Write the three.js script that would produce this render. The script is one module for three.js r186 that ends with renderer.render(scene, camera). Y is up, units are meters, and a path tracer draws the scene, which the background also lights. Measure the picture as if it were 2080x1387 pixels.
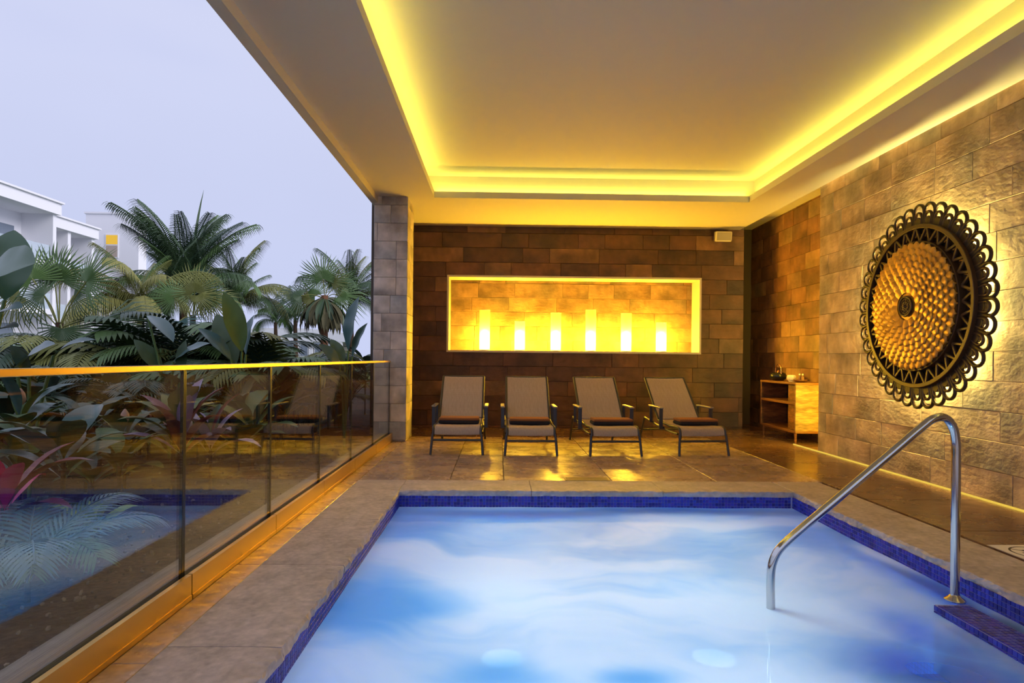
import * as THREE from 'three';
import { mergeGeometries } from 'three/addons/utils/BufferGeometryUtils.js';
import { RoundedBoxGeometry } from 'three/addons/geometries/RoundedBoxGeometry.js';
import { RectAreaLightUniformsLib } from 'three/addons/lights/RectAreaLightUniformsLib.js';

// ---------------------------------------------------------------- camera, sky, exposure
RectAreaLightUniformsLib.init();
const scene = new THREE.Scene();
const renderer = new THREE.WebGLRenderer({ antialias: true });
renderer.toneMapping = THREE.LinearToneMapping;
renderer.toneMappingExposure = 1.0;
renderer.shadowMap.enabled = true;

const FOCAL = 1285.2, YAW = 0.0217, ROLL = 0.0096, CX = 1040.4, CY = 727.6, EYE = 1.08;
const camera = new THREE.PerspectiveCamera(2 * Math.atan(693.5 / FOCAL) * 180 / Math.PI, 2080 / 1387, 0.05, 400);
camera.position.set(0, EYE, 0);
camera.rotation.set(0, -YAW, ROLL, 'YXZ');
camera.setViewOffset(2080, 1387, 0, -34.1, 2080, 1387);
scene.add(camera);

// seeded random numbers and tileable noise
let seedState = 7;
const rnd = () => { seedState = (seedState + 0x6d2b79f5) | 0; let t = Math.imul(seedState ^ (seedState >>> 15), 1 | seedState); t = (t + Math.imul(t ^ (t >>> 7), 61 | t)) ^ t; return ((t ^ (t >>> 14)) >>> 0) / 4294967296; };
const rr = (a, b) => a + (b - a) * rnd();
const pick = (a) => a[Math.floor(rnd() * a.length) % a.length];
const hash = (x, y, s) => { let h = Math.imul(x, 374761393) + Math.imul(y, 668265263) + Math.imul(s, 1442695041); h = Math.imul(h ^ (h >>> 13), 1274126177); return ((h ^ (h >>> 16)) >>> 0) / 4294967296; };
const smooth = (t) => t * t * (3 - 2 * t);
const sstep = (a, b, x) => smooth(Math.min(1, Math.max(0, (x - a) / (b - a))));
const lerp = (a, b, t) => a + (b - a) * t;
function vnoise(x, y, p, q, s) {
  const ix = Math.floor(x), iy = Math.floor(y), fx = smooth(x - ix), fy = smooth(y - iy), m = (a, n) => ((a % n) + n) % n;
  const h = (a, b) => hash(m(a, p), m(b, q), s);
  return lerp(lerp(h(ix, iy), h(ix + 1, iy), fx), lerp(h(ix, iy + 1), h(ix + 1, iy + 1), fx), fy);
}
function fbm(u, v, fx, fy, oct, s, gain = 0.5) {
  let a = 1, n = 0, t = 0;
  for (let i = 0; i < oct; i++) { t += a * vnoise(u * fx, v * fy, fx, fy, s + i * 17); n += a; a *= gain; fx *= 2; fy *= 2; }
  return t / n;
}
function texture(w, h, fn, srgb = false) {
  const d = new Uint8Array(w * h * 4);
  for (let j = 0; j < h; j++) for (let i = 0; i < w; i++) {
    const c = fn((i + 0.5) / w, (j + 0.5) / h), o = (j * w + i) * 4, g = typeof c === 'number' ? [c, c, c] : c;
    for (let k = 0; k < 3; k++) d[o + k] = Math.max(0, Math.min(255, Math.round(g[k] * 255)));
    d[o + 3] = 255;
  }
  const t = new THREE.DataTexture(d, w, h);
  t.wrapS = t.wrapT = THREE.RepeatWrapping; t.magFilter = THREE.LinearFilter; t.minFilter = THREE.LinearMipmapLinearFilter; t.generateMipmaps = true;
  if (srgb) t.colorSpace = THREE.SRGBColorSpace;
  t.needsUpdate = true;
  return t;
}

// overcast evening sky: pale lavender, a little lighter higher up, with faint cloud
{
  const W = 1024, H = 512, d = new Float32Array(W * H * 4);
  for (let j = 0; j < H; j++) for (let i = 0; i < W; i++) {
    const el = ((j + 0.5) / H - 0.5) * 2, u = i / W, v = j / H, o = (j * W + i) * 4;
    const k = sstep(0, 0.55, Math.max(0, el)), c = fbm(u, v, 7, 9, 5, 91), cl = sstep(0.55, 0.8, c) * sstep(0.02, 0.2, el);
    const base = [lerp(0.585, 0.685, k), lerp(0.64, 0.71, k), lerp(0.90, 0.915, k)];
    for (let n = 0; n < 3; n++) d[o + n] = base[n] * (1 + 0.18 * (c - 0.5)) * (1 - [0.20, 0.17, 0.09][n] * cl);
    d[o + 3] = 1;
  }
  const sky = new THREE.DataTexture(d, W, H, THREE.RGBAFormat, THREE.FloatType);
  sky.mapping = THREE.EquirectangularReflectionMapping; sky.magFilter = THREE.LinearFilter; sky.wrapS = THREE.RepeatWrapping; sky.needsUpdate = true;
  scene.background = sky; scene.environment = sky;
}

// added wide soft light from over the roof, brightening the hotel fronts
{
  const sun = new THREE.DirectionalLight(new THREE.Color().setRGB(1, 0.96, 0.99), 2.3); sun.name = 'added_facade_light'; sun.position.set(30, 16.5, 9); sun.target.position.set(0, 0, 0); sun.castShadow = true; sun.shadow.radius = 70;
  Object.assign(sun.shadow.camera, { left: -60, right: 60, top: 60, bottom: -60, near: 0.5, far: 160 });
  scene.add(sun, sun.target);
}

// ---------------------------------------------------------------- helpers
const V = (x, y, z) => new THREE.Vector3(x, y, z);
// a photo pixel to the direction it looks in, and to the point where that direction meets a plane
function rayOf(px, py) {
  const u = px - CX, v = py - CY, c = Math.cos(ROLL), s = Math.sin(ROLL), a = (c * u + s * v) / FOCAL, b = -(-s * u + c * v) / FOCAL, cy = Math.cos(YAW), sy = Math.sin(YAW);
  return V(cy * a + sy, b, -(-sy * a + cy));
}
const onZ = (px, py, z) => { const d = rayOf(px, py), t = z / d.z; return V(d.x * t, EYE + d.y * t, z); };

const used = new Map();
const numbered = (n) => { const k = used.get(n) ?? 0; used.set(n, k + 1); return k ? `${n}_${String(k).padStart(3, '0')}` : n; };
function part(name, geo, mat, parent, pos, rot) {
  const m = new THREE.Mesh(geo, mat); m.name = name;
  if (pos) m.position.set(...pos);
  if (rot) m.rotation.set(...rot);
  parent.add(m);
  return m;
}
function tag(o, label, category, group, kind) {
  if (label) o.userData.label = label;
  if (category) o.userData.category = category;
  if (group) o.userData.group = group;
  if (kind) o.userData.kind = kind;
  return o;
}
function thing(name, label, category, pos = [0, 0, 0], rotY = 0, group, kind) {
  const g = new THREE.Group(); g.name = numbered(name); g.position.set(...pos); g.rotation.y = rotY; scene.add(g);
  return tag(g, label, category, group, kind);
}
function single(name, geo, mat, label, category, pos, rot, group, kind) {
  const m = part(numbered(name), geo, mat, scene, pos, rot);
  return tag(m, label, category, group, kind);
}
const structure = (name, geo, mat, label, pos, rot) => single(name, geo, mat, label, 'structure', pos, rot, undefined, 'structure');
const box = (x0, x1, y0, y1, z0, z1) => new THREE.BoxGeometry(Math.abs(x1 - x0), Math.abs(y1 - y0), Math.abs(z1 - z0)).translate((x0 + x1) / 2, (y0 + y1) / 2, (z0 + z1) / 2);
const rbox = (w, h, d, r = 0.01, s = 2) => new RoundedBoxGeometry(w, h, d, s, Math.min(r, w / 2.01, h / 2.01, d / 2.01));
const merge = (list) => mergeGeometries(list.map((g) => { const n = g.index ? g.toNonIndexed() : g; for (const k of Object.keys(n.attributes)) if (!['position', 'normal', 'uv'].includes(k)) n.deleteAttribute(k); return n; }));
function tube(points, r, seg = 24, rad = 8, closed = false, tension = 0.5) {
  return new THREE.TubeGeometry(new THREE.CatmullRomCurve3(points.map((p) => (p.isVector3 ? p : V(...p))), closed, 'catmullrom', tension), seg, r, rad, closed);
}
function bar(a, b, r, rad = 8) {   // straight rod between two points
  const A = V(...a), B = V(...b), L = A.distanceTo(B), g = new THREE.CylinderGeometry(r, r, L, rad);
  g.applyQuaternion(new THREE.Quaternion().setFromUnitVectors(V(0, 1, 0), B.clone().sub(A).normalize()));
  return g.translate((A.x + B.x) / 2, (A.y + B.y) / 2, (A.z + B.z) / 2);
}
function fromRows(rows, uvScale = 1) {   // rows of points -> a surface
  const n = rows[0].length, p = [], uv = [], idx = [];
  rows.forEach((r, j) => r.forEach((q, i) => { p.push(q.x, q.y, q.z); uv.push(i / (n - 1) * uvScale, j / (rows.length - 1) * uvScale); }));
  for (let j = 0; j + 1 < rows.length; j++) for (let i = 0; i + 1 < n; i++) { const a = j * n + i; idx.push(a, a + 1, a + n, a + 1, a + n + 1, a + n); }
  const g = new THREE.BufferGeometry();
  g.setAttribute('position', new THREE.Float32BufferAttribute(p, 3)); g.setAttribute('uv', new THREE.Float32BufferAttribute(uv, 2)); g.setIndex(idx); g.computeVertexNormals();
  return g;
}
// a stone tile with chamfered rim, lying in the xy plane from z = 0 to z = d; uv in metres
function tileGeo(w, h, d, c = 0.004, uo = 0, vo = 0) {
  const ring = (i, z) => [[i, i, z], [w - i, i, z], [w - i, h - i, z], [i, h - i, z]], P = [...ring(c, d), ...ring(0, d - c), ...ring(0, 0)], p = [], uv = [];
  const quad = (a, b, e, f) => { for (const k of [a, b, e, a, e, f]) { p.push(...P[k]); uv.push(P[k][0] + uo, P[k][1] + vo + (d - P[k][2])); } };
  quad(0, 1, 2, 3);
  for (let i = 0; i < 4; i++) { const j = (i + 1) % 4; quad(4 + i, 4 + j, j, i); quad(8 + i, 8 + j, 4 + j, 4 + i); }
  const g = new THREE.BufferGeometry();
  g.setAttribute('position', new THREE.Float32BufferAttribute(p, 3)); g.setAttribute('uv', new THREE.Float32BufferAttribute(uv, 2)); g.computeVertexNormals();
  return g;
}
const std = (o) => new THREE.MeshStandardMaterial(o);
const phys = (o) => new THREE.MeshPhysicalMaterial(o);
const lin = (r, g, b) => new THREE.Color().setRGB(r, g, b);
function areaLight(name, w, h, color, L, pos, dir) {   // a lamp's own light: a panel of w x h facing dir
  const l = new THREE.RectAreaLight(color, L, w, h); l.name = name; l.position.set(...pos);
  l.lookAt(pos[0] + dir[0], pos[1] + dir[1], pos[2] + dir[2]); l.castShadow = true; scene.add(l);
  return l;
}

// ---------------------------------------------------------------- materials
const slateColor = texture(512, 512, (u, v) => {
  const a = fbm(u, v, 3, 5, 6, 11), b = fbm(u, v, 14, 9, 4, 37), c = fbm(u, v, 2, 2, 3, 71), k = 0.62 + 0.5 * (a - 0.5) + 0.22 * (b - 0.5);
  return [k * (1.02 + 0.16 * (c - 0.5)), k, k * (0.97 - 0.14 * (c - 0.5))].map((x) => Math.pow(x * 1.15, 0.8));
}, true);
const slateBump = texture(512, 512, (u, v) => { const a = fbm(u, v, 4, 6, 7, 23, 0.58), r = Math.abs(fbm(u, v, 5, 8, 4, 53) - 0.5); return 0.75 * a + 0.5 * Math.min(r * 3, 0.5); });
const sandBump = texture(512, 512, (u, v) => 0.5 * fbm(u, v, 26, 26, 4, 29, 0.62) + 0.5 * Math.abs(fbm(u, v, 12, 20, 4, 63) - 0.5) * 2.6);
const floorColor = texture(512, 512, (u, v) => {
  const a = fbm(u, v, 2, 3, 6, 211), b = fbm(u, v, 40, 40, 3, 237), s = sstep(0.52, 0.64, fbm(u, v, 3, 5, 5, 251)), k = 0.66 + 0.30 * (a - 0.5) + 0.2 * (b - 0.5);
  return [k * 1.02 + 0.06 * s, k * 0.98 + 0.06 * s, k * 0.95 + 0.07 * s].map((x) => Math.pow(x * 1.2, 0.85));
}, true);
const floorBump = texture(512, 512, (u, v) => fbm(u, v, 11, 17, 3, 303, 0.4));
const floorRough = texture(512, 512, (u, v) => { const k = 0.27 + 0.22 * (fbm(u, v, 5, 7, 4, 411) - 0.5) + 0.06 * (fbm(u, v, 40, 40, 2, 431) - 0.5); return [k, Math.max(0.20, Math.min(0.9, k)), k]; });
const concreteColor = texture(512, 512, (u, v) => { const a = fbm(u, v, 4, 4, 6, 511), b = fbm(u, v, 90, 90, 2, 523), k = 0.8 + 0.3 * (a - 0.5) + 0.28 * (b - 0.5); return [k, k * 0.985, k * 0.97]; }, true);
const granBump = texture(512, 512, (u, v) => 0.5 * fbm(u, v, 100, 100, 2, 601) + 0.5 * fbm(u, v, 12, 12, 4, 613));
const woodTex = (sx, s) => texture(256, 256, (u, v) => { const g = fbm(u, v, 2, sx, 4, s), f = fbm(u, v, 6, sx * 4, 3, s + 5), k = 0.7 + 0.5 * (g - 0.5) + 0.35 * (f - 0.5); return [k, k * 0.93, k * 0.86]; }, true);
const woodMap = woodTex(14, 701);
const paintBump = texture(256, 256, (u, v) => fbm(u, v, 60, 60, 3, 801));

const stoneSet = (tints, bump, scale, rough, map = slateColor) => tints.map((c) => std({ color: lin(...c), map, bumpMap: bump, bumpScale: scale, roughness: rough }));
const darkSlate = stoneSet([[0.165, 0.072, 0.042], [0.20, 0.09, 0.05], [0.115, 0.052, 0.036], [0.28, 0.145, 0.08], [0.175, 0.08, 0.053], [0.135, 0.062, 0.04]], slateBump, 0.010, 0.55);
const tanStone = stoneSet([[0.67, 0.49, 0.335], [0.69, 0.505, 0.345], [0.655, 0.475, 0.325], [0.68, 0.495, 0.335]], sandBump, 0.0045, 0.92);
const dimmedTanStone = stoneSet([[0.42, 0.27, 0.14], [0.46, 0.30, 0.16], [0.36, 0.23, 0.12]], sandBump, 0.006, 0.75);  // tan stone, colour darkened to offset the strong lamp light in the niche
const litSlate = stoneSet([[0.34, 0.16, 0.075], [0.42, 0.21, 0.10], [0.28, 0.125, 0.06], [0.50, 0.28, 0.13]], slateBump, 0.010, 0.6);  // brighter copy of the dark slate, alcove light put into its colour
const greyStone = stoneSet([[0.80, 0.73, 0.73], [0.77, 0.70, 0.69], [0.82, 0.75, 0.74]], slateBump, 0.006, 0.7);
const floorLight = [[0.56, 0.42, 0.34], [0.52, 0.39, 0.315], [0.58, 0.435, 0.35]].map((c) => std({ color: lin(...c), map: floorColor, bumpMap: floorBump, bumpScale: 0.0045, roughness: 1, roughnessMap: floorRough }));
const floorDark = [[0.215, 0.115, 0.07], [0.235, 0.13, 0.078], [0.195, 0.102, 0.062]].map((c) => std({ color: lin(...c), map: floorColor, bumpMap: floorBump, bumpScale: 0.0020, roughness: 0.9, roughnessMap: floorRough }));
const copingMat = [[0.66, 0.58, 0.57], [0.63, 0.555, 0.545], [0.68, 0.60, 0.58]].map((c) => std({ color: lin(...c), map: floorColor, bumpMap: granBump, bumpScale: 0.003, roughness: 0.62 }));
const mortar = std({ color: lin(0.10, 0.075, 0.06), roughness: 0.9, bumpMap: granBump, bumpScale: 0.003 });
const mortarLight = std({ color: lin(0.66, 0.53, 0.38), roughness: 0.9, bumpMap: granBump, bumpScale: 0.003 });
const paint = std({ color: lin(0.62, 0.555, 0.475), roughness: 0.75, bumpMap: paintBump, bumpScale: 0.0006 });
const concrete = std({ color: lin(0.40, 0.37, 0.36), map: concreteColor, roughness: 0.85, bumpMap: granBump, bumpScale: 0.003 });
const steel = std({ color: lin(0.60, 0.59, 0.58), metalness: 1, roughness: 0.11 });
const champagne = std({ color: lin(0.80, 0.53, 0.20), metalness: 1, roughness: 0.30 });
const darkMetal = std({ color: lin(0.09, 0.09, 0.11), metalness: 0.7, roughness: 0.4 });
const ledYellow = std({ color: 0x222222, emissive: lin(1, 0.78, 0.18), emissiveIntensity: 2.2 });
const ledPale = std({ color: 0x222222, emissive: lin(1, 0.84, 0.34), emissiveIntensity: 1.3 });

// ---------------------------------------------------------------- the room
const XW = 3.833, XA = 4.30, ZB = -9.90, ZA = -10.70, YS = 3.14, ZN = 1.0, XE = -1.604;   // right wall, alcove wall, back wall, alcove end, soffit, near end, outer edge
const LX = -0.844, RX = 3.246, LZ = -8.17;                                            // coffer opening
const ROW = 0.2315;
// stone courses on a wall whose root mesh faces +z in its own axes; holes are [x0, x1, y0, y1]
function courses(root, x0, x1, y0, y1, mats, { hole, base = 0, lengths = [0.42, 0.6, 0.78, 0.93], gap = 0.003, thick = 0.022, jitter = 0.004, name = 'stone_tile' } = {}) {
  for (let k = Math.floor((y0 - base) / ROW); base + k * ROW < y1 - 0.01; k++) {
    const a = Math.max(y0, base + k * ROW), b = Math.min(y1, base + (k + 1) * ROW);
    if (b - a < 0.02) continue;
    let x = x0 - rr(0, 0.6);
    while (x < x1 - 0.01) {
      const xe = x + pick(lengths), rects = [];
      const p = Math.max(x, x0), q = Math.min(xe, x1);
      x = xe;
      if (q - p < 0.03) continue;
      if (!hole || q <= hole[0] || p >= hole[1] || b <= hole[2] + 0.01 || a >= hole[3] - 0.01) rects.push([p, q, a, b]);
      else {
        if (p < hole[0]) rects.push([p, hole[0], a, b]);
        if (q > hole[1]) rects.push([hole[1], q, a, b]);
        const s = Math.max(p, hole[0]), t = Math.min(q, hole[1]);
        if (t - s > 0.02) { if (a < hole[2] - 0.01) rects.push([s, t, a, hole[2]]); if (b > hole[3] + 0.01) rects.push([s, t, hole[3], b]); }
      }
      for (const [u0, u1, v0, v1] of rects) if (u1 - u0 > 0.02) part(name, tileGeo(u1 - u0 - gap, v1 - v0 - gap, thick + rr(-jitter, jitter), 0.003, rnd() * 4, rnd() * 4), pick(mats), root, [u0 + gap / 2, v0 + gap / 2, -0.02]);
    }
  }
}
const TURN = -Math.PI / 2;   // a wall that faces -x: its own x runs along world z

// back wall with the lamp niche cut through it
const NX0 = -0.78, NX1 = 3.16, NY0 = 1.20, NY1 = 2.343, ND = 0.40;
{
  const s = new THREE.Shape([[-1.75, -0.05], [3.86, -0.05], [3.86, 3.3], [-1.75, 3.3]].map((p) => new THREE.Vector2(...p)));
  s.holes.push(new THREE.Path([[NX0 - 0.03, NY0 - 0.03], [NX0 - 0.03, NY1 + 0.03], [NX1 + 0.03, NY1 + 0.03], [NX1 + 0.03, NY0 - 0.03]].map((p) => new THREE.Vector2(...p))));
  const w = structure('wall_back', new THREE.ExtrudeGeometry(s, { depth: 0.5, bevelEnabled: false }).translate(0, 0, -0.52), mortar, 'dark brown slate wall with a long lit niche behind the loungers', [0, 0, ZB]);
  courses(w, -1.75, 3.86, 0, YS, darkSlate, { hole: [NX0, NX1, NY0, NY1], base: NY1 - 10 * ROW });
  const n = structure('wall_niche', box(NX0 - 0.1, NX1 + 0.1, NY0 - 0.1, NY1 + 0.1, -0.08, -0.02), mortarLight, 'tan stone back of the lit niche, darkened in colour against the lamp glow', [0, 0, ZB - ND]);
  courses(n, NX0, NX1, NY0, NY1, dimmedTanStone, { base: NY0 - 0.06, jitter: 0.003 });
  const t = thing('trim_1', 'cream plaster lining of the lit wall niche', 'structure', [0, 0, ZB], 0, undefined, 'structure');
  part('lining_top', box(NX0 - 0.03, NX1 + 0.03, NY1, NY1 + 0.03, -ND, 0.006), paint, t);
  part('lining_sill', box(NX0 - 0.03, NX1 + 0.03, NY0 - 0.03, NY0, -ND, 0.012), paint, t);
  part('lining_side', box(NX0 - 0.03, NX0, NY0, NY1, -ND, 0.006), paint, t);
  part('lining_side', box(NX1, NX1 + 0.03, NY0, NY1, -ND, 0.006), paint, t);
}
// right wall of tan stone, its far end, and the alcove behind it
const ZR = -7.49;
{
  const w = structure('wall_right', box(ZR, ZN + 0.6, -0.05, 3.45, -0.6, -0.02), mortarLight, 'tan stone wall carrying the big round carved medallion', [XW, 0, 0], [0, TURN, 0]);
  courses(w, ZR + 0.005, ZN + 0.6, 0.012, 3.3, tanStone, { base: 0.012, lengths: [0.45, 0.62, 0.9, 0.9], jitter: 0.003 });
  const a = structure('wall_alcove', box(ZA - 0.2, ZR + 0.1, -0.05, 3.45, -0.3, -0.02), mortar, 'brown slate wall of the alcove behind the cabinet, alcove light put into its colour', [XA, 0, 0], [0, TURN, 0]);
  courses(a, ZA, ZR, 0, 3.32, litSlate, { base: 0.05, lengths: [0.3, 0.45, 0.6] });
  structure('wall_alcove_end', box(3.6, XA + 0.3, -0.05, 3.45, ZA - 0.2, ZA), mortar, 'unlit end wall of the narrow alcove');
  structure('wall_alcove_side', box(3.70, 3.855, -0.05, 3.45, ZA, ZB - 0.525), mortar, 'side wall closing the alcove behind the slate wall');
  structure('wall_left_return', box(-1.75, -1.62, -0.05, 3.3, ZB + 0.01, -8.70), mortar, 'short dark wall between the stone column and the slate wall');
}
// square stone column
{
  const c = structure('column', box(XE + 0.02, -1.198, 0, YS, -8.69, -8.16), mortar, 'square grey stone column at the end of the glass balustrade');
  const f = new THREE.Group(); f.name = 'front_face'; f.position.set(0, 0, -8.14); c.add(f);
  courses(f, XE, -1.178, 0, YS, greyStone, { base: 0.02, lengths: [0.3, 0.43, 0.43], jitter: 0.001 });
  const r = new THREE.Group(); r.name = 'side_face'; r.position.set(-1.178, 0, 0); r.rotation.y = Math.PI / 2; c.add(r);
  courses(r, 8.14, 8.69, 0, YS, greyStone, { base: 0.02, lengths: [0.55], jitter: 0.001 });
  const l = new THREE.Group(); l.name = 'side_face'; l.position.set(XE, 0, 0); l.rotation.y = TURN; c.add(l);
  courses(l, -8.69, -8.14, 0, YS, greyStone, { base: 0.02, lengths: [0.55], jitter: 0.001 });
}
// ceiling: soffit ring with a ledge, raised coffer, light slot along the right wall
const YL = 3.22, YC = 3.45, SB = 0.11, XS = 3.792;
{
  const rect = (x0, x1, z0, z1) => [[x0, z0], [x1, z0], [x1, z1], [x0, z1]].map((p) => new THREE.Vector2(p[0], -p[1]));
  const slab = (outer, holes, y0, y1) => { const s = new THREE.Shape(rect(...outer)); for (const h of holes) s.holes.push(new THREE.Path(rect(...h))); return new THREE.ExtrudeGeometry(s, { depth: y1 - y0, bevelEnabled: false }).rotateX(-Math.PI / 2).translate(0, y0, 0); };
  const open = [LX, RX, LZ, ZN - 0.5], wide = [LX - SB, RX + SB, LZ - SB, ZN - 0.5 + SB];
  const c = structure('ceiling', slab([XE, XS, ZB - 0.3, ZN], [open], YS, YL), paint, 'white plaster soffit around the raised ceiling coffer');
  part('recess_wall', slab([XE, XS, ZB - 0.3, ZN], [wide], YL, YC), paint, c);
  part('coffer_panel', box(XE, 4.6, YC, YC + 0.2, ZA - 0.2, ZN), paint, c);
  part('slot_cheek', box(XS, 4.6, 3.40, YC, ZR, ZN), paint, c);
  part('alcove_ceiling', box(XS, 4.6, 3.31, YC, ZA - 0.2, ZR), paint, c);
  part('edge_drip', box(XE - 0.04, XE + 0.045, 3.055, YC + 0.2, ZB - 0.3, ZN), paint, c);
}

// floor: slab with the pool cut out, laid with slabs
const PL = -0.798, PR = 2.442, PZ = -5.172, PN = -0.5, CW = 0.42, DX = 2.906, ZD = -8.69, XC = -1.218;
{
  const s = new THREE.Shape([[-1.62, -2.2], [5, -2.2], [5, 10.9], [-1.62, 10.9]].map((p) => new THREE.Vector2(...p)));
  s.holes.push(new THREE.Path([[PL - 0.03, -PN - 0.03], [PL - 0.03, -PZ + 0.03], [PR + 0.03, -PZ + 0.03], [PR + 0.03, -PN - 0.03]].map((p) => new THREE.Vector2(...p))));
  const grout = std({ color: lin(0.50, 0.42, 0.34), roughness: 0.8, bumpMap: granBump, bumpScale: 0.002 });
  const f = structure('floor', new THREE.ExtrudeGeometry(s, { depth: 0.3, bevelEnabled: false }).translate(0, 0, -0.32), grout, 'wet stone slab floor around the whirlpool', [0, 0, 0], [-Math.PI / 2, 0, 0]);
  const lay = (name, x0, x1, z0, z1, mats, gap = 0.006) => part(name, tileGeo(x1 - x0 - gap, z0 - z1 - gap, 0.02, 0.0025, rnd() * 4, rnd() * 4), pick(mats), f, [x0 + gap / 2, -z0 + gap / 2, -0.02 + rr(-0.0006, 0.0006)]);
  // pale slabs under the loungers
  const xs = [XC, -0.42, 0.06, 1.02, 1.955, DX], zs = [PZ - CW, -6.55, -7.48, -8.1, ZD];
  for (let i = 0; i + 1 < xs.length; i++) for (let j = 0; j + 1 < zs.length; j++) lay('floor_slab', xs[i], xs[i + 1], zs[j], zs[j + 1], floorLight);
  // dark polished border along the back and the right wall
  const dz = [ZN + 1, -0.4, -1.3, -2.2, -3.1, -4.0, -4.9, -5.8, -6.7, -7.6, ZD];
  for (let j = 0; j + 1 < dz.length; j++) lay('border_slab', DX, XW - 0.012, dz[j], dz[j + 1], floorDark, 0.003);
  for (let j = 7; j + 1 < dz.length; j++) if (dz[j] < -7.4) lay('border_slab', XW, XA, Math.min(dz[j], ZR), dz[j + 1], floorDark, 0.003);
  for (let x = XC; x < XA - 0.1; x += 0.92) { const e = Math.min(x + 0.92, XA); lay('border_slab', x, e, ZD, -9.3, floorDark, 0.003); lay('border_slab', x, e, -9.3, -9.895, floorDark, 0.003); }
  lay('border_slab', 3.86, XA, -9.895, ZA, floorDark, 0.003);
  // pale strip between coping and balustrade
  for (let z = ZN + 1; z > -8.1; z -= 1.06) lay('edge_slab', -1.342, XC, z, Math.max(z - 1.06, -8.14), floorLight, 0.003);
  lay('edge_slab', -1.60, -1.218, -8.70, ZB, floorDark, 0.003);
  // near deck behind the camera
  for (let x = XC; x < DX - 0.1; x += 1.031) lay('floor_slab', x, x + 1.031, ZN + 1, PN + CW, floorLight);
  // thick coping stones with a rough split edge over the water
  const coping = (len, wide, seed) => {
    const g = new THREE.BoxGeometry(len, 0.046, wide, 40, 3, 5).toNonIndexed(), p = g.attributes.position, n = g.attributes.normal, q = [];
    for (let i = 0; i < p.count; i++) {
      let x = p.getX(i), y = p.getY(i), z = p.getZ(i);
      if (z > wide / 2 - 0.005) { const k = fbm(x * 0.5 + seed, y * 1.5 + 3, 40, 40, 4, 905) - 0.5; z += 0.012 + k * 0.03 - (y > 0.02 ? 0.006 : 0); if (y > 0.02) y -= 0.006 * hash(Math.round(x * 60), 3, 5); }
      q.push(x / 1.0 + seed * 1.3, z + y);
      p.setXYZ(i, x, y, z);
    }
    g.setAttribute('uv', new THREE.Float32BufferAttribute(q, 2)); g.computeVertexNormals();
    return g;
  };
  const stone = (x, z, len, turn) => { const m = part('coping_stone', coping(len - 0.004, CW - 0.004, rnd() * 9), pick(copingMat), f); m.rotation.set(Math.PI / 2, turn, 0, 'XYZ'); m.position.set(x, -z, -0.0225); };
  const lenX = (PR - PL) / 3;
  for (let i = 0; i < 3; i++) { stone(PL + lenX * (i + 0.5), PZ - CW / 2, lenX, 0); stone(PL + lenX * (i + 0.5), PN + CW / 2, lenX, Math.PI); }
  const lenZ = (PN - PZ) / 5;
  for (let i = 0; i < 5; i++) { stone(PL - CW / 2, PN - lenZ * (i + 0.5), lenZ, Math.PI / 2); stone(PR + CW / 2 + 0.01, PN - lenZ * (i + 0.5), lenZ, -Math.PI / 2); }
  for (const x of [PL - CW / 2, PR + CW / 2 + 0.01]) { lay('coping_corner', x - CW / 2, x + CW / 2, PZ, PZ - CW, copingMat, 0.004); lay('coping_corner', x - CW / 2, x + CW / 2, PN + CW, PN, copingMat, 0.004); }
}

// pool basin lined with blue glass mosaic
const WY = -0.135;
const tileBlues = [[0.028, 0.030, 0.32], [0.036, 0.042, 0.42], [0.05, 0.055, 0.50], [0.022, 0.024, 0.25], [0.06, 0.042, 0.42], [0.04, 0.06, 0.46]];
const mosaicMats = tileBlues.map((c) => phys({ color: lin(...c), roughness: 0.4, specularIntensity: 0.5 }));
const mosaicWhite = phys({ color: 0xffffff, roughness: 0.4, specularIntensity: 0.5 });
const groutBlue = std({ color: lin(0.36, 0.38, 0.66), roughness: 0.8 });
const mosaicTex = texture(512, 512, (u, v) => {
  const n = 20, i = Math.floor(u * n), j = Math.floor(v * n), a = u * n - i, b = v * n - j, e = a < 0.08 || b < 0.08, c = tileBlues[Math.floor(hash(i, j, 77) * 6)];
  return e ? [0.42, 0.50, 0.74] : c.map((x, k) => Math.pow(x * 1.4 + [0.07, 0.26, 0.50][k], 1 / 2.2));
}, true);
const deepMosaic = std({ map: mosaicTex, roughness: 0.3 });
const TP = 0.0262;
const tessera = tileGeo(TP - 0.003, TP - 0.003, 0.005, 0.0012);
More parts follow.
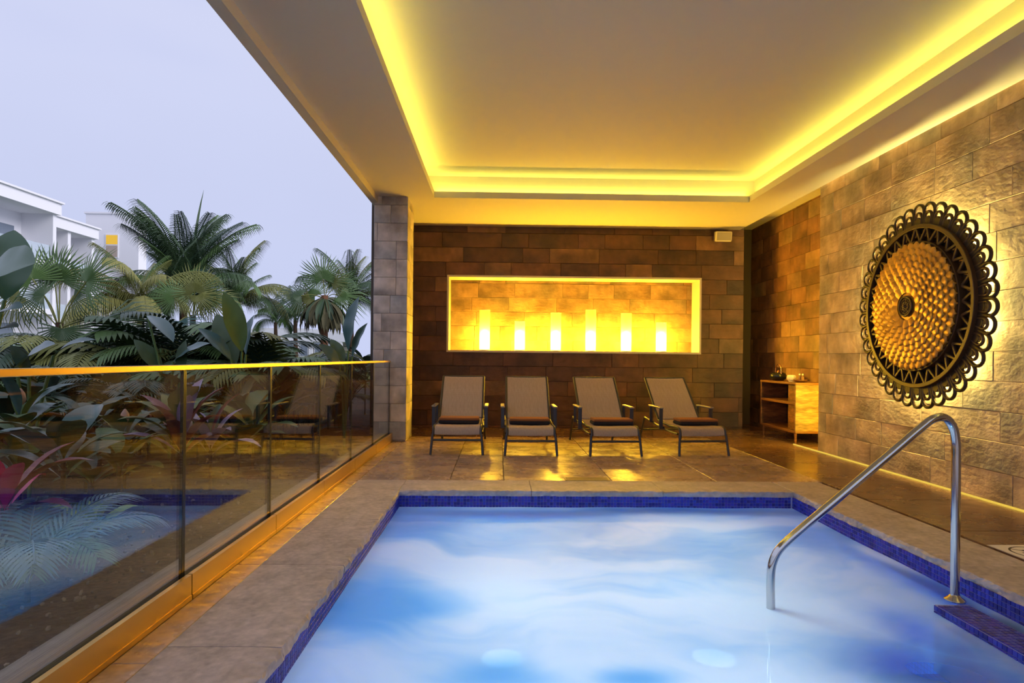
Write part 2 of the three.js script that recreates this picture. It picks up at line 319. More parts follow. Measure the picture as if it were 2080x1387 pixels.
// mosaic on a face in its own xy plane: single tiles inside [c0, c1), the rest as one part
function mosaic(root, pos, rot, cols, rows, c0, c1) {
  const g = new THREE.Group(); g.name = 'mosaic_face'; g.position.set(...pos); g.rotation.set(...rot); root.add(g);
  const rest = [];
  for (let i = 0; i < cols; i++) for (let j = 0; j < rows; j++) {
    const p = [i * TP + 0.0015, j * TP + 0.0015, 0];
    if (i >= c0 && i < c1) part('mosaic_tile', tessera, pick(mosaicMats), g, p);
    else rest.push(p);
  }
  const im = new THREE.InstancedMesh(tessera, mosaicWhite, rest.length), m = new THREE.Matrix4();
  rest.forEach((p, k) => { im.setMatrixAt(k, m.makeTranslation(...p)); im.setColorAt(k, lin(...pick(tileBlues))); });
  im.name = 'mosaic_tiles'; im.userData.kind = 'stuff'; g.add(im);
}
{
  const b = thing('pool_basin', 'whirlpool basin lined with small blue glass mosaic tiles', 'pool', [0, 0, 0], 0, undefined, 'structure');
  const t = 0.12, lo = -1.05, hi = -0.046, uvm = (g) => { const p = g.attributes.position, n = g.attributes.normal, q = []; for (let i = 0; i < p.count; i++) q.push(...(Math.abs(n.getY(i)) > 0.5 ? [p.getX(i), p.getZ(i)] : Math.abs(n.getX(i)) > 0.5 ? [p.getZ(i), p.getY(i)] : [p.getX(i), p.getY(i)]).map((x) => x * 1.9)); g.setAttribute('uv', new THREE.Float32BufferAttribute(q, 2)); return g; };
  for (const [n, a] of [['basin_wall', [PL - t, PL, lo, -0.2, PZ - t, PN + t]], ['basin_wall', [PR, PR + t, lo, -0.2, PZ - t, PN + t]], ['basin_wall', [PL, PR, lo, -0.2, PZ - t, PZ]], ['basin_wall', [PL, PR, lo, -0.2, PN, PN + t]], ['basin_floor', [PL, PR, lo - 0.1, lo, PZ, PN]]]) part(n, uvm(box(...a)), deepMosaic, b);
  for (const a of [[PL - t, PL, -0.2, hi, PZ - t, PN + t], [PR, PR + t, -0.2, hi, PZ - t, PN + t], [PL, PR, -0.2, hi, PZ - t, PZ], [PL, PR, -0.2, hi, PN, PN + t]]) part('grout_band', box(...a), groutBlue, b);
  const rows = 6, y0 = -0.2, colsX = Math.floor((PR - PL) / TP), colsZ = Math.floor((PN - PZ) / TP);
  mosaic(b, [PL, y0, PZ], [0, 0, 0], colsX, rows, 0, 0);
  mosaic(b, [PR, y0, PZ], [0, -Math.PI / 2, 0], colsZ, rows, 66, 116);
  mosaic(b, [PL, y0, PN], [0, Math.PI / 2, 0], colsZ, rows, 0, 0);
  // submerged entry steps
  for (const [x0, y] of [[1.72, -0.42], [1.36, -0.70]]) part('entry_step', uvm(box(x0, PR, lo, y, -3.0, PN)), deepMosaic, b);
  const l = thing('pool_ledge', 'narrow blue mosaic ledge at water level carrying the pool handrail', 'pool ledge', [0, 0, 0], 0, undefined, 'structure');
  const LX0 = 2.135, LX1 = 2.30, LT = -0.100, LZ0 = -3.035;
  part('ledge_core', box(LX0, LX1, -0.42, LT, LZ0, PN), groutBlue, l);
  mosaic(l, [LX0, LT, PN], [-Math.PI / 2, 0, 0], 6, Math.floor((PN - LZ0) / TP), 0, 6);
  mosaic(l, [LX0, LT - TP * 3, LZ0], [0, -Math.PI / 2, 0], Math.floor((PN - LZ0) / TP), 3, 0, 26);
  mosaic(l, [LX1, LT - TP * 3, LZ0], [0, Math.PI, 0], 6, 3, 0, 6);
}
// churning water: clear where it is calm, white where it is full of air bubbles
{
  const W = 1024, H = 1024, X = (u) => lerp(PL, PR, u), Z = (v) => lerp(PN, PZ, v);
  // calmer patches: x, z, half sizes, strength, and how clear the water is there
  const calm = [[-0.62, -4.72, 0.34, 0.30, 1, 0.2], [0.1, -4.98, 0.9, 0.13, 0.9, 0.5], [1.6, -5.02, 1.1, 0.12, 0.9, 0.5], [2.2, -4.4, 0.26, 0.5, 0.6, 0.2], [-0.45, -3.05, 0.30, 0.25, 0.65, 0], [-0.62, -3.5, 0.18, 0.5, 0.5, 0], [0.02, -2.40, 0.2, 0.12, 0.7, 0], [0.5, -2.40, 0.14, 0.10, 0.8, 0], [2.38, -2.7, 0.09, 1.3, 1, 0.9], [1.75, -2.45, 0.34, 0.25, 0.8, 0.9], [1.95, -2.75, 0.18, 0.3, 0.5, 0.7], [0.9, -3.6, 0.35, 0.1, 0.3, 0]];
  const foam = (u, v) => {
    const x = X(u), z = Z(v), wx = fbm(u, v, 3, 4, 4, 1301) - 0.5, wz = fbm(u, v, 3, 4, 4, 1327) - 0.5;
    const s = fbm(u + wx * 0.35, v + wz * 0.25, 3, 9, 5, 1361, 0.5), f = fbm(u + wx * 0.5, v + wz * 0.4, 5, 16, 4, 1399);
    let d = 0.78 + 1.35 * (s - 0.5) + 0.7 * (f - 0.5), c = 0;
    for (const [cx, cz, rx, rz, k, e] of calm) { const g = Math.exp(-(((x - cx + wx * 0.5) / rx) ** 2 + ((z - cz + wz * 0.3) / rz) ** 2)); d -= k * g; c = Math.max(c, e * g); }
    return [sstep(-0.1, 1.0, d), c];
  };
  const grid = new Float32Array(W * H), clear = new Float32Array(W * H);
  for (let j = 0; j < H; j++) for (let i = 0; i < W; i++) [grid[j * W + i], clear[j * W + i]] = foam((i + 0.5) / W, (j + 0.5) / H);
  const cell = (u, v) => Math.min(H - 1, Math.floor(v * H)) * W + Math.min(W - 1, Math.floor(u * W)), F = (u, v) => grid[cell(u, v)];
  const map = texture(W, H, (u, v) => { const d = F(u, v); return [lerp(0.40, 0.93, d), lerp(0.73, 0.975, d), lerp(0.93, 0.985, d)]; }, true);
  const rough = texture(W, H, (u, v) => { return [0, 0.95 - 0.85 * clear[cell(u, v)], 0]; });
  const through = texture(W, H, (u, v) => { return [0.64 + 0.32 * clear[cell(u, v)], 0, 0]; });
  const bump = texture(512, 512, (u, v) => fbm(u, v, 6, 10, 4, 1501));
  const water = phys({ map, roughness: 1, roughnessMap: rough, transmission: 1, transmissionMap: through, thickness: 0, ior: 1.33, bumpMap: bump, bumpScale: 0.012, side: THREE.DoubleSide, clearcoat: 0.5, clearcoatRoughness: 0.4 });
  const g = new THREE.PlaneGeometry(PR - PL, PN - PZ, 60, 80).rotateX(-Math.PI / 2), p = g.attributes.position;
  for (let i = 0; i < p.count; i++) p.setY(i, 0.012 * (fbm(p.getX(i) / 4 + 0.5, p.getZ(i) / 5 + 0.5, 12, 16, 3, 1601) - 0.5));
  g.computeVertexNormals();
  tag(single('pool_water', g, water, 'churning pale blue whirlpool water clouded with bubbles', 'water', [(PL + PR) / 2, WY, (PN + PZ) / 2]), undefined, undefined, undefined, 'stuff');
  // underwater lamps in the basin floor
  const glow = std({ color: 0x333333, emissive: lin(0.75, 0.9, 1), emissiveIntensity: 3 }), spots = [[0.05, -4.45], [1.55, -4.45], [0.0, -3.2], [1.1, -3.3], [0.1, -2.0], [1.05, -2.0]];
  for (const [x, z] of spots) {
    const l = thing('underwater_lamp', 'round underwater lamp glowing beneath the churning water', 'lamp', [x, -1.05, z], 0, 'lamps in the pool floor');
    part('rim', new THREE.TorusGeometry(0.16, 0.018, 8, 28).rotateX(Math.PI / 2).translate(0, 0.012, 0), steel, l);
    part('lens', new THREE.CylinderGeometry(0.15, 0.15, 0.02, 28).translate(0, 0.011, 0), glow, l);
    areaLight('underwater_lamp_light', 0.26, 0.26, lin(0.70, 0.92, 1), 29, [x, -1.02, z], [0, 1, 0]);
  }
}

// ---------------------------------------------------------------- lamps built into the room
const COVE = lin(1, 0.90, 0.10), WARM = lin(1, 0.645, 0.035);
{
  const y = YL + 0.006, L = 23;
  const strip = (x0, x1, z0, z1, label) => {
    single('cove_light', rbox(x1 - x0, 0.01, z1 - z0, 0.004).translate((x0 + x1) / 2, y, (z0 + z1) / 2), ledYellow, label, 'light strip');
    areaLight('cove_light_source', x1 - x0, z1 - z0, COVE, L, [(x0 + x1) / 2, y + 0.009, (z0 + z1) / 2], [0, 1, 0.00001]);
  };
  const w = 0.034, o = 0.05, zn = ZN - 0.5;
  strip(LX - o - w, LX - o, LZ, zn, 'yellow cove light strip hidden on the coffer ledge on the garden side');
  strip(RX + o, RX + o + w, LZ, zn, 'yellow cove light strip hidden on the coffer ledge along the tan wall');
  strip(LX, RX, LZ - o - w, LZ - o, 'yellow cove light strip hidden on the coffer ledge towards the slate wall');
  strip(LX, RX, zn + o, zn + o + w, 'yellow cove light strip hidden on the open end of the coffer ledge');
  // slot along the top of the right wall
  const s = single('slot_light', box(XS + 0.002, XW - 0.002, 3.215, 3.23, ZR, ZN), ledYellow, 'pale yellow light strip in the ceiling slot above the tan wall', 'light strip');
  areaLight('slot_light_source', 0.03, ZN - ZR, lin(1, 0.80, 0.25), 6, [(XS + XW) / 2, 3.212, (ZN + ZR) / 2], [0, -1, 0.00001]);
  single('slot_light', box(XS + 0.005, XW + 0.03, 3.285, 3.30, ZB, ZR - 0.02), ledYellow, 'yellow light strip in the ceiling slot beside the alcove', 'light strip');
  areaLight('alcove_slot_source', 0.05, ZR - ZB, WARM, 1.5, [(XS + XW) / 2 + 0.01, 3.282, (ZB + ZR) / 2], [0, -1, 0.00001]);
  // thin line of light at the foot of the right wall
  single('floor_light_strip', box(XW - 0.012, XW + 0.002, -0.004, 0.012, -8.1, ZN), std({ color: 0x222222, emissive: lin(1, 0.66, 0.08), emissiveIntensity: 0.8 }), 'thin yellow light line where the tan wall meets the floor', 'light strip');
  areaLight('floor_light_source', 0.012, ZN + 8.1, WARM, 1.2, [XW - 0.016, 0.008, (ZN - 8.1) / 2], [-1, 0.35, 0]);
  // upright strip on the hidden end of the right wall, lighting the alcove
  single('alcove_light', rbox(0.04, 2.0, 0.015, 0.004).translate(4.03, 1.1, ZR - 0.012), ledYellow, 'upright yellow light strip behind the end of the tan wall facing the cabinet', 'light strip');
  areaLight('alcove_light_source', 0.04, 2.0, WARM, 130, [4.03, 1.1, ZR - 0.024], [0, 0, -1]);
}
// six cylinder lamps in the niche
const paper = phys({ color: lin(0.95, 0.84, 0.5), roughness: 0.62, transmission: 0.92, thickness: 0, side: THREE.DoubleSide });
const bulbGlow = std({ color: 0xffffff, emissive: lin(1, 0.90, 0.62), emissiveIntensity: 8 });
[[-0.22, 0.645, 'tall'], [0.34, 0.47, 'short'], [0.915, 0.61, 'medium'], [1.475, 0.665, 'tallest'], [2.045, 0.615, 'medium'], [2.61, 0.475, 'short']].forEach(([x, h], i) => {
  const where = ['first from the stone column, tall', 'second from the stone column, short', 'third from the stone column, medium tall', 'fourth from the stone column, the tallest', 'fifth from the stone column, medium tall', 'last before the alcove, short'][i];
  const l = thing('cylinder_lamp', `glowing paper cylinder lamp in the niche, ${where}`, 'lamp', [x, NY0, ZB - 0.2], 0, 'cylinder lamps in the niche');
  part('lamp_shade', new THREE.CylinderGeometry(0.083, 0.083, h - 0.012, 32, 1, true).translate(0, h / 2 + 0.006, 0), paper, l);
  part('rim', new THREE.TorusGeometry(0.083, 0.004, 6, 32).rotateX(Math.PI / 2).translate(0, h, 0), paint, l);
  part('base', new THREE.CylinderGeometry(0.086, 0.09, 0.014, 32).translate(0, 0.007, 0), paint, l);
  const b = part('bulb', new THREE.CapsuleGeometry(0.055, 0.20, 6, 16).translate(0, 0.175, 0), bulbGlow, l);
  const p = new THREE.PointLight(WARM, 11); p.name = 'cylinder_lamp_light'; p.position.set(x, NY0 + 0.16, ZB - 0.2); p.shadow.radius = 2; p.castShadow = true; scene.add(p);
});

// ---------------------------------------------------------------- glass balustrade
const GX = -1.39, gz = [-8.123, -7.07, -6.02, -4.955, -3.89, -2.828, -1.765, -0.70, 0.36, 1.0];
{
  const glass = phys({ color: lin(0.93, 0.955, 0.94), roughness: 0, transmission: 1, thickness: 0, ior: 1.62 });
  const edge = std({ color: lin(0.012, 0.018, 0.016), roughness: 0.25 });
  const names = ['against the stone column', 'second from the stone column', 'third from the stone column', 'fourth from the stone column', 'fifth from the stone column', 'sixth from the stone column', 'seventh from the stone column', 'eighth from the stone column', 'farthest from the stone column'];
  for (let i = 0; i + 1 < gz.length; i++) {
    const len = gz[i + 1] - gz[i], p = thing('glass_panel', `clear frameless balustrade glass panel, ${names[i]}`, 'glass panel', [GX, 0.09, (gz[i] + gz[i + 1]) / 2], 0, 'balustrade glass panels');
    part('pane', new THREE.BoxGeometry(0.012, 0.925, len - 0.026).translate(0, 0.4625, 0), glass, p);
    for (const s of [-1, 1]) part('edge_seal', new THREE.BoxGeometry(0.014, 0.925, 0.012).translate(0, 0.4625, s * (len / 2 - 0.007)), edge, p);
  }
  const ch = thing('base_channel', 'golden brushed metal channel holding the balustrade glass', 'channel', [0, 0, 0]);
  for (let i = 0; i + 1 < gz.length; i++) part('cover_plate', merge([box(-1.366, -1.3445, 0.012, 0.112, gz[i] + 0.004, gz[i + 1] - 0.004), box(-1.366, -1.341, 0.0, 0.022, gz[i] + 0.004, gz[i + 1] - 0.004)]), champagne, ch);
  part('core', box(-1.40, -1.366, -0.02, 0.089, gz[0], ZN), darkMetal, ch);
  const r = thing('handrail', 'slim golden metal cap rail on top of the glass balustrade', 'handrail', [0, 0, 0]);
  part('rail', rbox(0.03, 0.024, ZN - gz[0], 0.003).translate(GX, 1.025, (ZN + gz[0]) / 2), champagne, r);
  part('end_cap', rbox(0.03, 0.024, 0.006, 0.002).translate(GX, 1.025, gz[0] - 0.003), darkMetal, r);
  structure('curb', box(-1.52, -1.402, -0.3, 0.106, -8.14, ZN + 1), concrete, 'grey concrete curb outside the balustrade glass');
}
// ---------------------------------------------------------------- pool handrail
{
  const z = -3.08, h = thing('pool_handrail', 'bent stainless steel handrail rising from the pool ledge', 'handrail', [2.268, -0.095, z]);
  const pts = [[0, 0], [0, 0.2], [0, 0.45], [0, 0.70], [-0.003, 0.79], [-0.022, 0.865], [-0.062, 0.903], [-0.115, 0.897], [-0.176, 0.853], [-0.3, 0.748], [-0.55, 0.536], [-0.76, 0.358], [-0.838, 0.290], [-0.888, 0.235], [-0.914, 0.17], [-0.92, 0.09], [-0.918, -0.03], [-0.918, -0.3], [-0.918, -0.6]];
  part('rail', new THREE.TubeGeometry(new THREE.CatmullRomCurve3(pts.map(([x, y]) => V(x, y, 0)), false, 'centripetal'), 160, 0.0205, 18), steel, h);
  part('flange', new THREE.LatheGeometry([[0.021, 0.03], [0.026, 0.02], [0.045, 0.006], [0.048, 0], [0.02, 0]].map((p) => new THREE.Vector2(...p)), 28), steel, h);
}
// ---------------------------------------------------------------- loungers with towels
{
  const fabricTex = texture(128, 128, (u, v) => 0.8 + 0.25 * ((Math.sin(u * Math.PI * 64) * 0.5 + 0.5) * (Math.sin(v * Math.PI * 64) * 0.5 + 0.5)) - 0.12 * fbm(u, v, 8, 8, 3, 1701), true);
  const sling = std({ color: lin(0.62, 0.47, 0.375), map: fabricTex, roughness: 0.85, side: THREE.DoubleSide });
  const frame = std({ color: lin(0.045, 0.047, 0.058), metalness: 0.3, roughness: 0.42 });
  const armMat = std({ color: lin(0.30, 0.26, 0.22), metalness: 0.2, roughness: 0.3 });
  const towelLit = std({ color: lin(0.34, 0.125, 0.04), roughness: 0.95, bumpMap: granBump, bumpScale: 0.004 }), towelShaded = std({ color: lin(0.02, 0.016, 0.02), roughness: 0.95, bumpMap: granBump, bumpScale: 0.004 });  // one brown towel: lit top and shaded lower fold put into two colours
  // side profile, z towards the pool: back top ... seat ... rounded front
  const back = [[-0.665, 0.835], [-0.58, 0.76], [-0.4, 0.595], [-0.2, 0.405], [-0.13, 0.345]], seat = [[-0.13, 0.335], [0.05, 0.318], [0.25, 0.305], [0.42, 0.31], [0.52, 0.312], [0.575, 0.30], [0.60, 0.27], [0.61, 0.225]];
  const sheet = (prof, w, thick) => {
    const c = new THREE.CatmullRomCurve3(prof.map(([z, y]) => V(0, y, z))), rows = [];
    for (const side of [1, -1]) { const list = []; for (let i = 0; i <= 20; i++) { const t = side > 0 ? i / 20 : 1 - i / 20, p = c.getPoint(t), tg = c.getTangent(t), n = V(0, tg.z, -tg.y).normalize(); list.push([-1, -0.6, 0, 0.6, 1].map((k) => V(k * w / 2, p.y + n.y * side * thick / 2 - 0.006 * (1 - k * k), p.z + n.z * side * thick / 2))); } rows.push(...list); }
    rows.push(rows[0]);
    return fromRows(rows, 6);
  };
  const flip = (g) => g;
  const proto = new THREE.Group();
  part('backrest_sling', flip(sheet(back, 0.50, 0.012)), sling, proto);
  part('seat_sling', flip(sheet(seat, 0.50, 0.012)), sling, proto);
  const rail = (prof, s) => tube(prof.map(([z, y]) => V(s * 0.265, y, z)), 0.014, 30, 8);
  for (const s of [-1, 1]) {
    part('back_rail', rail(back, s), frame, proto);
    part('seat_rail', rail(seat, s), frame, proto);
    part('front_leg', merge([bar([s * 0.272, 0.235, 0.605], [s * 0.29, 0.002, 0.645], 0.0145)]), frame, proto);
    part('rear_leg', bar([s * 0.275, 0.33, -0.62], [s * 0.285, 0.002, -0.80], 0.0145), frame, proto);
    part('lower_rail', tube([[s * 0.278, 0.24, 0.56], [s * 0.278, 0.245, 0.25], [s * 0.278, 0.27, -0.1], [s * 0.276, 0.32, -0.62]], 0.013, 24, 8), frame, proto);
    part('arm_post', merge([rbox(0.045, 0.25, 0.022, 0.006).translate(s * 0.312, 0.372, 0.10), bar([s * 0.27, 0.26, 0.10], [s * 0.318, 0.27, 0.10], 0.012)]), frame, proto);
    part('arm_post', merge([rbox(0.035, 0.2, 0.022, 0.006).translate(s * 0.308, 0.39, -0.28), bar([s * 0.27, 0.30, -0.28], [s * 0.318, 0.31, -0.28], 0.012)]), frame, proto);
    part('armrest', rbox(0.05, 0.02, 0.44, 0.009, 3).translate(s * 0.313, 0.503, -0.08), armMat, proto);
  }
  for (const [a, b, r] of [[[-0.28, 0.165, 0.617], [0.28, 0.165, 0.617], 0.0125], [[-0.27, 0.835, -0.668], [0.27, 0.835, -0.668], 0.012], [[-0.278, 0.15, -0.72], [0.278, 0.15, -0.72], 0.011]]) part('crossbar', bar(a, b, r), frame, proto);
  const spots = [[-0.451, -7.67, 0, 'first lounger, next to the stone column', 0.0, 'nearest the stone column'], [0.372, -7.63, 0, 'second lounger from the stone column', 0.0, 'second from the stone column'], [1.287, -7.63, 0.045, 'third lounger from the stone column', 0.04, 'third from the stone column'], [2.266, -7.70, 0.09, 'fourth lounger, closest to the cabinet', 0.07, 'closest to the cabinet']];
  spots.forEach(([x, z, turn, which, dx, tw], i) => {
    const l = thing('sun_lounger', `taupe sling lounger with dark metal frame, ${which}`, 'sun lounger', [x, 0, z], turn, 'loungers along the slate wall');
    for (const c of proto.children) l.add(c.clone());
    const t = thing('towel', `folded dark brown towel on the seat of the lounger ${tw}`, 'towel', [x + Math.sin(turn) * 0.26 + dx, 0.312, z + Math.cos(turn) * 0.2], turn, 'folded towels on the loungers');
    part('folded_layer', rbox(0.47, 0.036, 0.25, 0.016, 4).translate(0, 0.022, 0), towelShaded, t);
    part('folded_layer', rbox(0.465, 0.034, 0.245, 0.015, 4).translate(0, 0.056, -0.004), towelLit, t);
  });
}
// ---------------------------------------------------------------- wall speaker, floor drain, floor sign
{
  const white = std({ color: lin(0.62, 0.55, 0.44), roughness: 0.5 });
  const s = thing('wall_speaker', 'small cream box speaker high on the slate wall', 'speaker', [3.475, 3.005, ZB + 0.13], -0.12);
  s.rotation.x = 0.18;
  part('cabinet', rbox(0.25, 0.155, 0.15, 0.02, 3), white, s);
  part('grille', rbox(0.215, 0.12, 0.012, 0.006).translate(0, 0, 0.075), std({ color: lin(0.42, 0.36, 0.28), roughness: 0.8, bumpMap: granBump, bumpScale: 0.002 }), s);
  part('bracket', bar([0, 0, -0.07], [0, 0.01, -0.12], 0.02), darkMetal, s);
  const d = thing('floor_drain', 'rectangular metal floor drain grate beside the pool coping', 'drain', [0.805, 0.001, -5.665]);
  const dm = std({ color: lin(0.16, 0.13, 0.12), metalness: 0.5, roughness: 0.45 });
  part('frame', merge([box(-0.2, 0.2, 0, 0.004, -0.075, -0.062), box(-0.2, 0.2, 0, 0.004, 0.062, 0.075), box(-0.2, -0.188, 0, 0.004, -0.075, 0.075), box(0.188, 0.2, 0, 0.004, -0.075, 0.075)]), dm, d);
  for (let i = 0; i < 9; i++) part('slat', box(-0.188, 0.188, 0, 0.003, -0.058 + i * 0.0136, -0.05 + i * 0.0136), dm, d);
  const cv = document.createElement('canvas'); cv.width = cv.height = 256;
  const c = cv.getContext('2d');
  c.fillStyle = '#f0e6dc'; c.fillRect(0, 0, 256, 256);
  c.strokeStyle = c.fillStyle = '#2a160c'; c.lineWidth = 9;
  c.beginPath(); c.arc(128, 128, 96, 0, Math.PI * 2); c.stroke();
  c.beginPath(); c.moveTo(60, 60); c.lineTo(196, 196); c.stroke();
  c.beginPath(); c.arc(108, 98, 15, 0, Math.PI * 2); c.fill();
  c.lineWidth = 19; c.lineCap = 'round';
  c.beginPath(); c.moveTo(124, 108); c.lineTo(150, 126); c.lineTo(188, 118); c.stroke();
  c.lineWidth = 12; c.beginPath(); c.moveTo(128, 112); c.lineTo(92, 132); c.lineTo(74, 128); c.stroke();
  c.lineWidth = 7; c.beginPath(); c.moveTo(60, 176); c.quadraticCurveTo(84, 162, 104, 176); c.quadraticCurveTo(128, 190, 152, 176); c.stroke();
  const print = new THREE.CanvasTexture(cv); print.colorSpace = THREE.SRGBColorSpace;
  const sg = thing('floor_sign', 'white square no diving sign set in the dark floor', 'sign', [3.055, 0.001, -3.525]);
  part('plate', box(-0.155, 0.155, 0, 0.003, -0.155, 0.155), std({ color: lin(0.6, 0.5, 0.42), roughness: 0.5 }), sg);
  part('print', new THREE.PlaneGeometry(0.305, 0.305).rotateX(-Math.PI / 2).translate(0, 0.0036, 0), std({ map: print, roughness: 0.5 }), sg);
}
// ---------------------------------------------------------------- alcove cabinet and what stands on it
{
  const wood = std({ color: lin(0.46, 0.20, 0.06), map: woodMap, roughness: 0.45 }), woodDark = std({ color: lin(0.10, 0.04, 0.018), map: woodMap, roughness: 0.6 }), woodLit = std({ color: lin(0.70, 0.48, 0.20), map: woodMap, roughness: 0.5 });  // the palest copy has the strip light on the near side panel in its colour
  const z0 = -9.20, z1 = -8.10, x0 = 3.85, x1 = 4.24, yb = 0.14, yt = 0.80;
  const c = thing('shelf_cabinet', 'orange wood open shelf cabinet on short legs in the alcove', 'cabinet', [(x0 + x1) / 2, 0, (z0 + z1) / 2]);
  const w = x1 - x0, l = z1 - z0;
  part('top', rbox(w + 0.01, 0.03, l + 0.01, 0.006).translate(0, yt - 0.015, 0), wood, c);
  part('bottom', rbox(w, 0.035, l, 0.006).translate(0, yb + 0.0175, 0), wood, c);
  part('side_panel', rbox(w, yt - yb - 0.06, 0.03, 0.005).translate(0, (yt + yb) / 2, l / 2 - 0.015), woodLit, c);
  part('side_panel', rbox(w, yt - yb - 0.06, 0.03, 0.005).translate(0, (yt + yb) / 2, -l / 2 + 0.015), wood, c);
  part('back_panel', box(w / 2 - 0.015, w / 2, yb + 0.02, yt - 0.02, -l / 2 + 0.02, l / 2 - 0.02), woodDark, c);
  part('shelf', rbox(w - 0.02, 0.036, l - 0.05, 0.005).translate(-0.008, 0.525, 0), wood, c);
  part('divider', rbox(0.03, yt - yb - 0.07, 0.26, 0.004).translate(-w / 2 + 0.05, (yt + yb) / 2, l / 2 - 0.16), wood, c);
  for (const [sx, sz] of [[-1, -1], [-1, 1], [1, -1], [1, 1]]) part('leg', new THREE.CylinderGeometry(0.02, 0.012, yb + 0.01, 10).translate(sx * (w / 2 - 0.03), (yb + 0.01) / 2, sz * (l / 2 - 0.06)), wood, c);
  const black = std({ color: lin(0.012, 0.012, 0.014), roughness: 0.25 }), ivory = std({ color: lin(0.80, 0.74, 0.62), roughness: 0.35 }), brown = std({ color: lin(0.22, 0.10, 0.045), roughness: 0.4 }), copper = std({ color: lin(0.75, 0.38, 0.2), metalness: 1, roughness: 0.25 });
  const lathe = (pts, n = 28) => new THREE.LatheGeometry(pts.map((p) => new THREE.Vector2(...p)), n);
  const pot = thing('tea_pot', 'round black pot with copper handle on the cabinet top', 'pot', [3.99, yt, -8.93]);
  part('body', lathe([[0, 0], [0.07, 0], [0.105, 0.03], [0.115, 0.065], [0.10, 0.10], [0.075, 0.115], [0.06, 0.112], [0, 0.105]]), black, pot);
  part('handle', tube([[0, 0.10, -0.09], [0, 0.20, -0.075], [0, 0.235, 0], [0, 0.20, 0.075], [0, 0.10, 0.09]], 0.007, 24, 8), copper, pot);
  part('lid_knob', lathe([[0, 0.105], [0.03, 0.108], [0.012, 0.125], [0.016, 0.14], [0, 0.148]]), copper, pot);
  const cup = thing('round_cup', 'small ivory round cup on the cabinet top', 'cup', [3.98, yt, -8.50]);
  part('bowl', lathe([[0, 0], [0.03, 0], [0.055, 0.03], [0.06, 0.065], [0.048, 0.09], [0.044, 0.088], [0.054, 0.06], [0, 0.01]]), ivory, cup);
  part('foot', lathe([[0.034, -0.001], [0.036, 0.006], [0.028, 0.01], [0, 0.008]]), ivory, cup);
  const tray = thing('serving_dish', 'shallow brown dish on the corner of the cabinet top', 'dish', [4.0, yt, -8.29]);
  part('dish', lathe([[0, 0], [0.05, 0], [0.085, 0.022], [0.09, 0.035], [0.083, 0.034], [0.05, 0.012], [0, 0.01]]), brown, tray);
  for (const [dx, dz] of [[0.0, -0.025], [0.015, 0.03]]) {
    const b = thing('oil_bottle', 'little amber oil bottle standing in the brown dish', 'bottle', [4.0 + dx, yt + 0.012, -8.29 + dz], 0, 'oil bottles in the dish');
    part('bottle', lathe([[0, 0], [0.018, 0], [0.02, 0.05], [0.008, 0.066], [0.008, 0.082], [0, 0.083]]), brown, b);
    part('cap', lathe([[0, 0.08], [0.011, 0.08], [0.011, 0.10], [0, 0.101]]), ivory, b);
  }
}
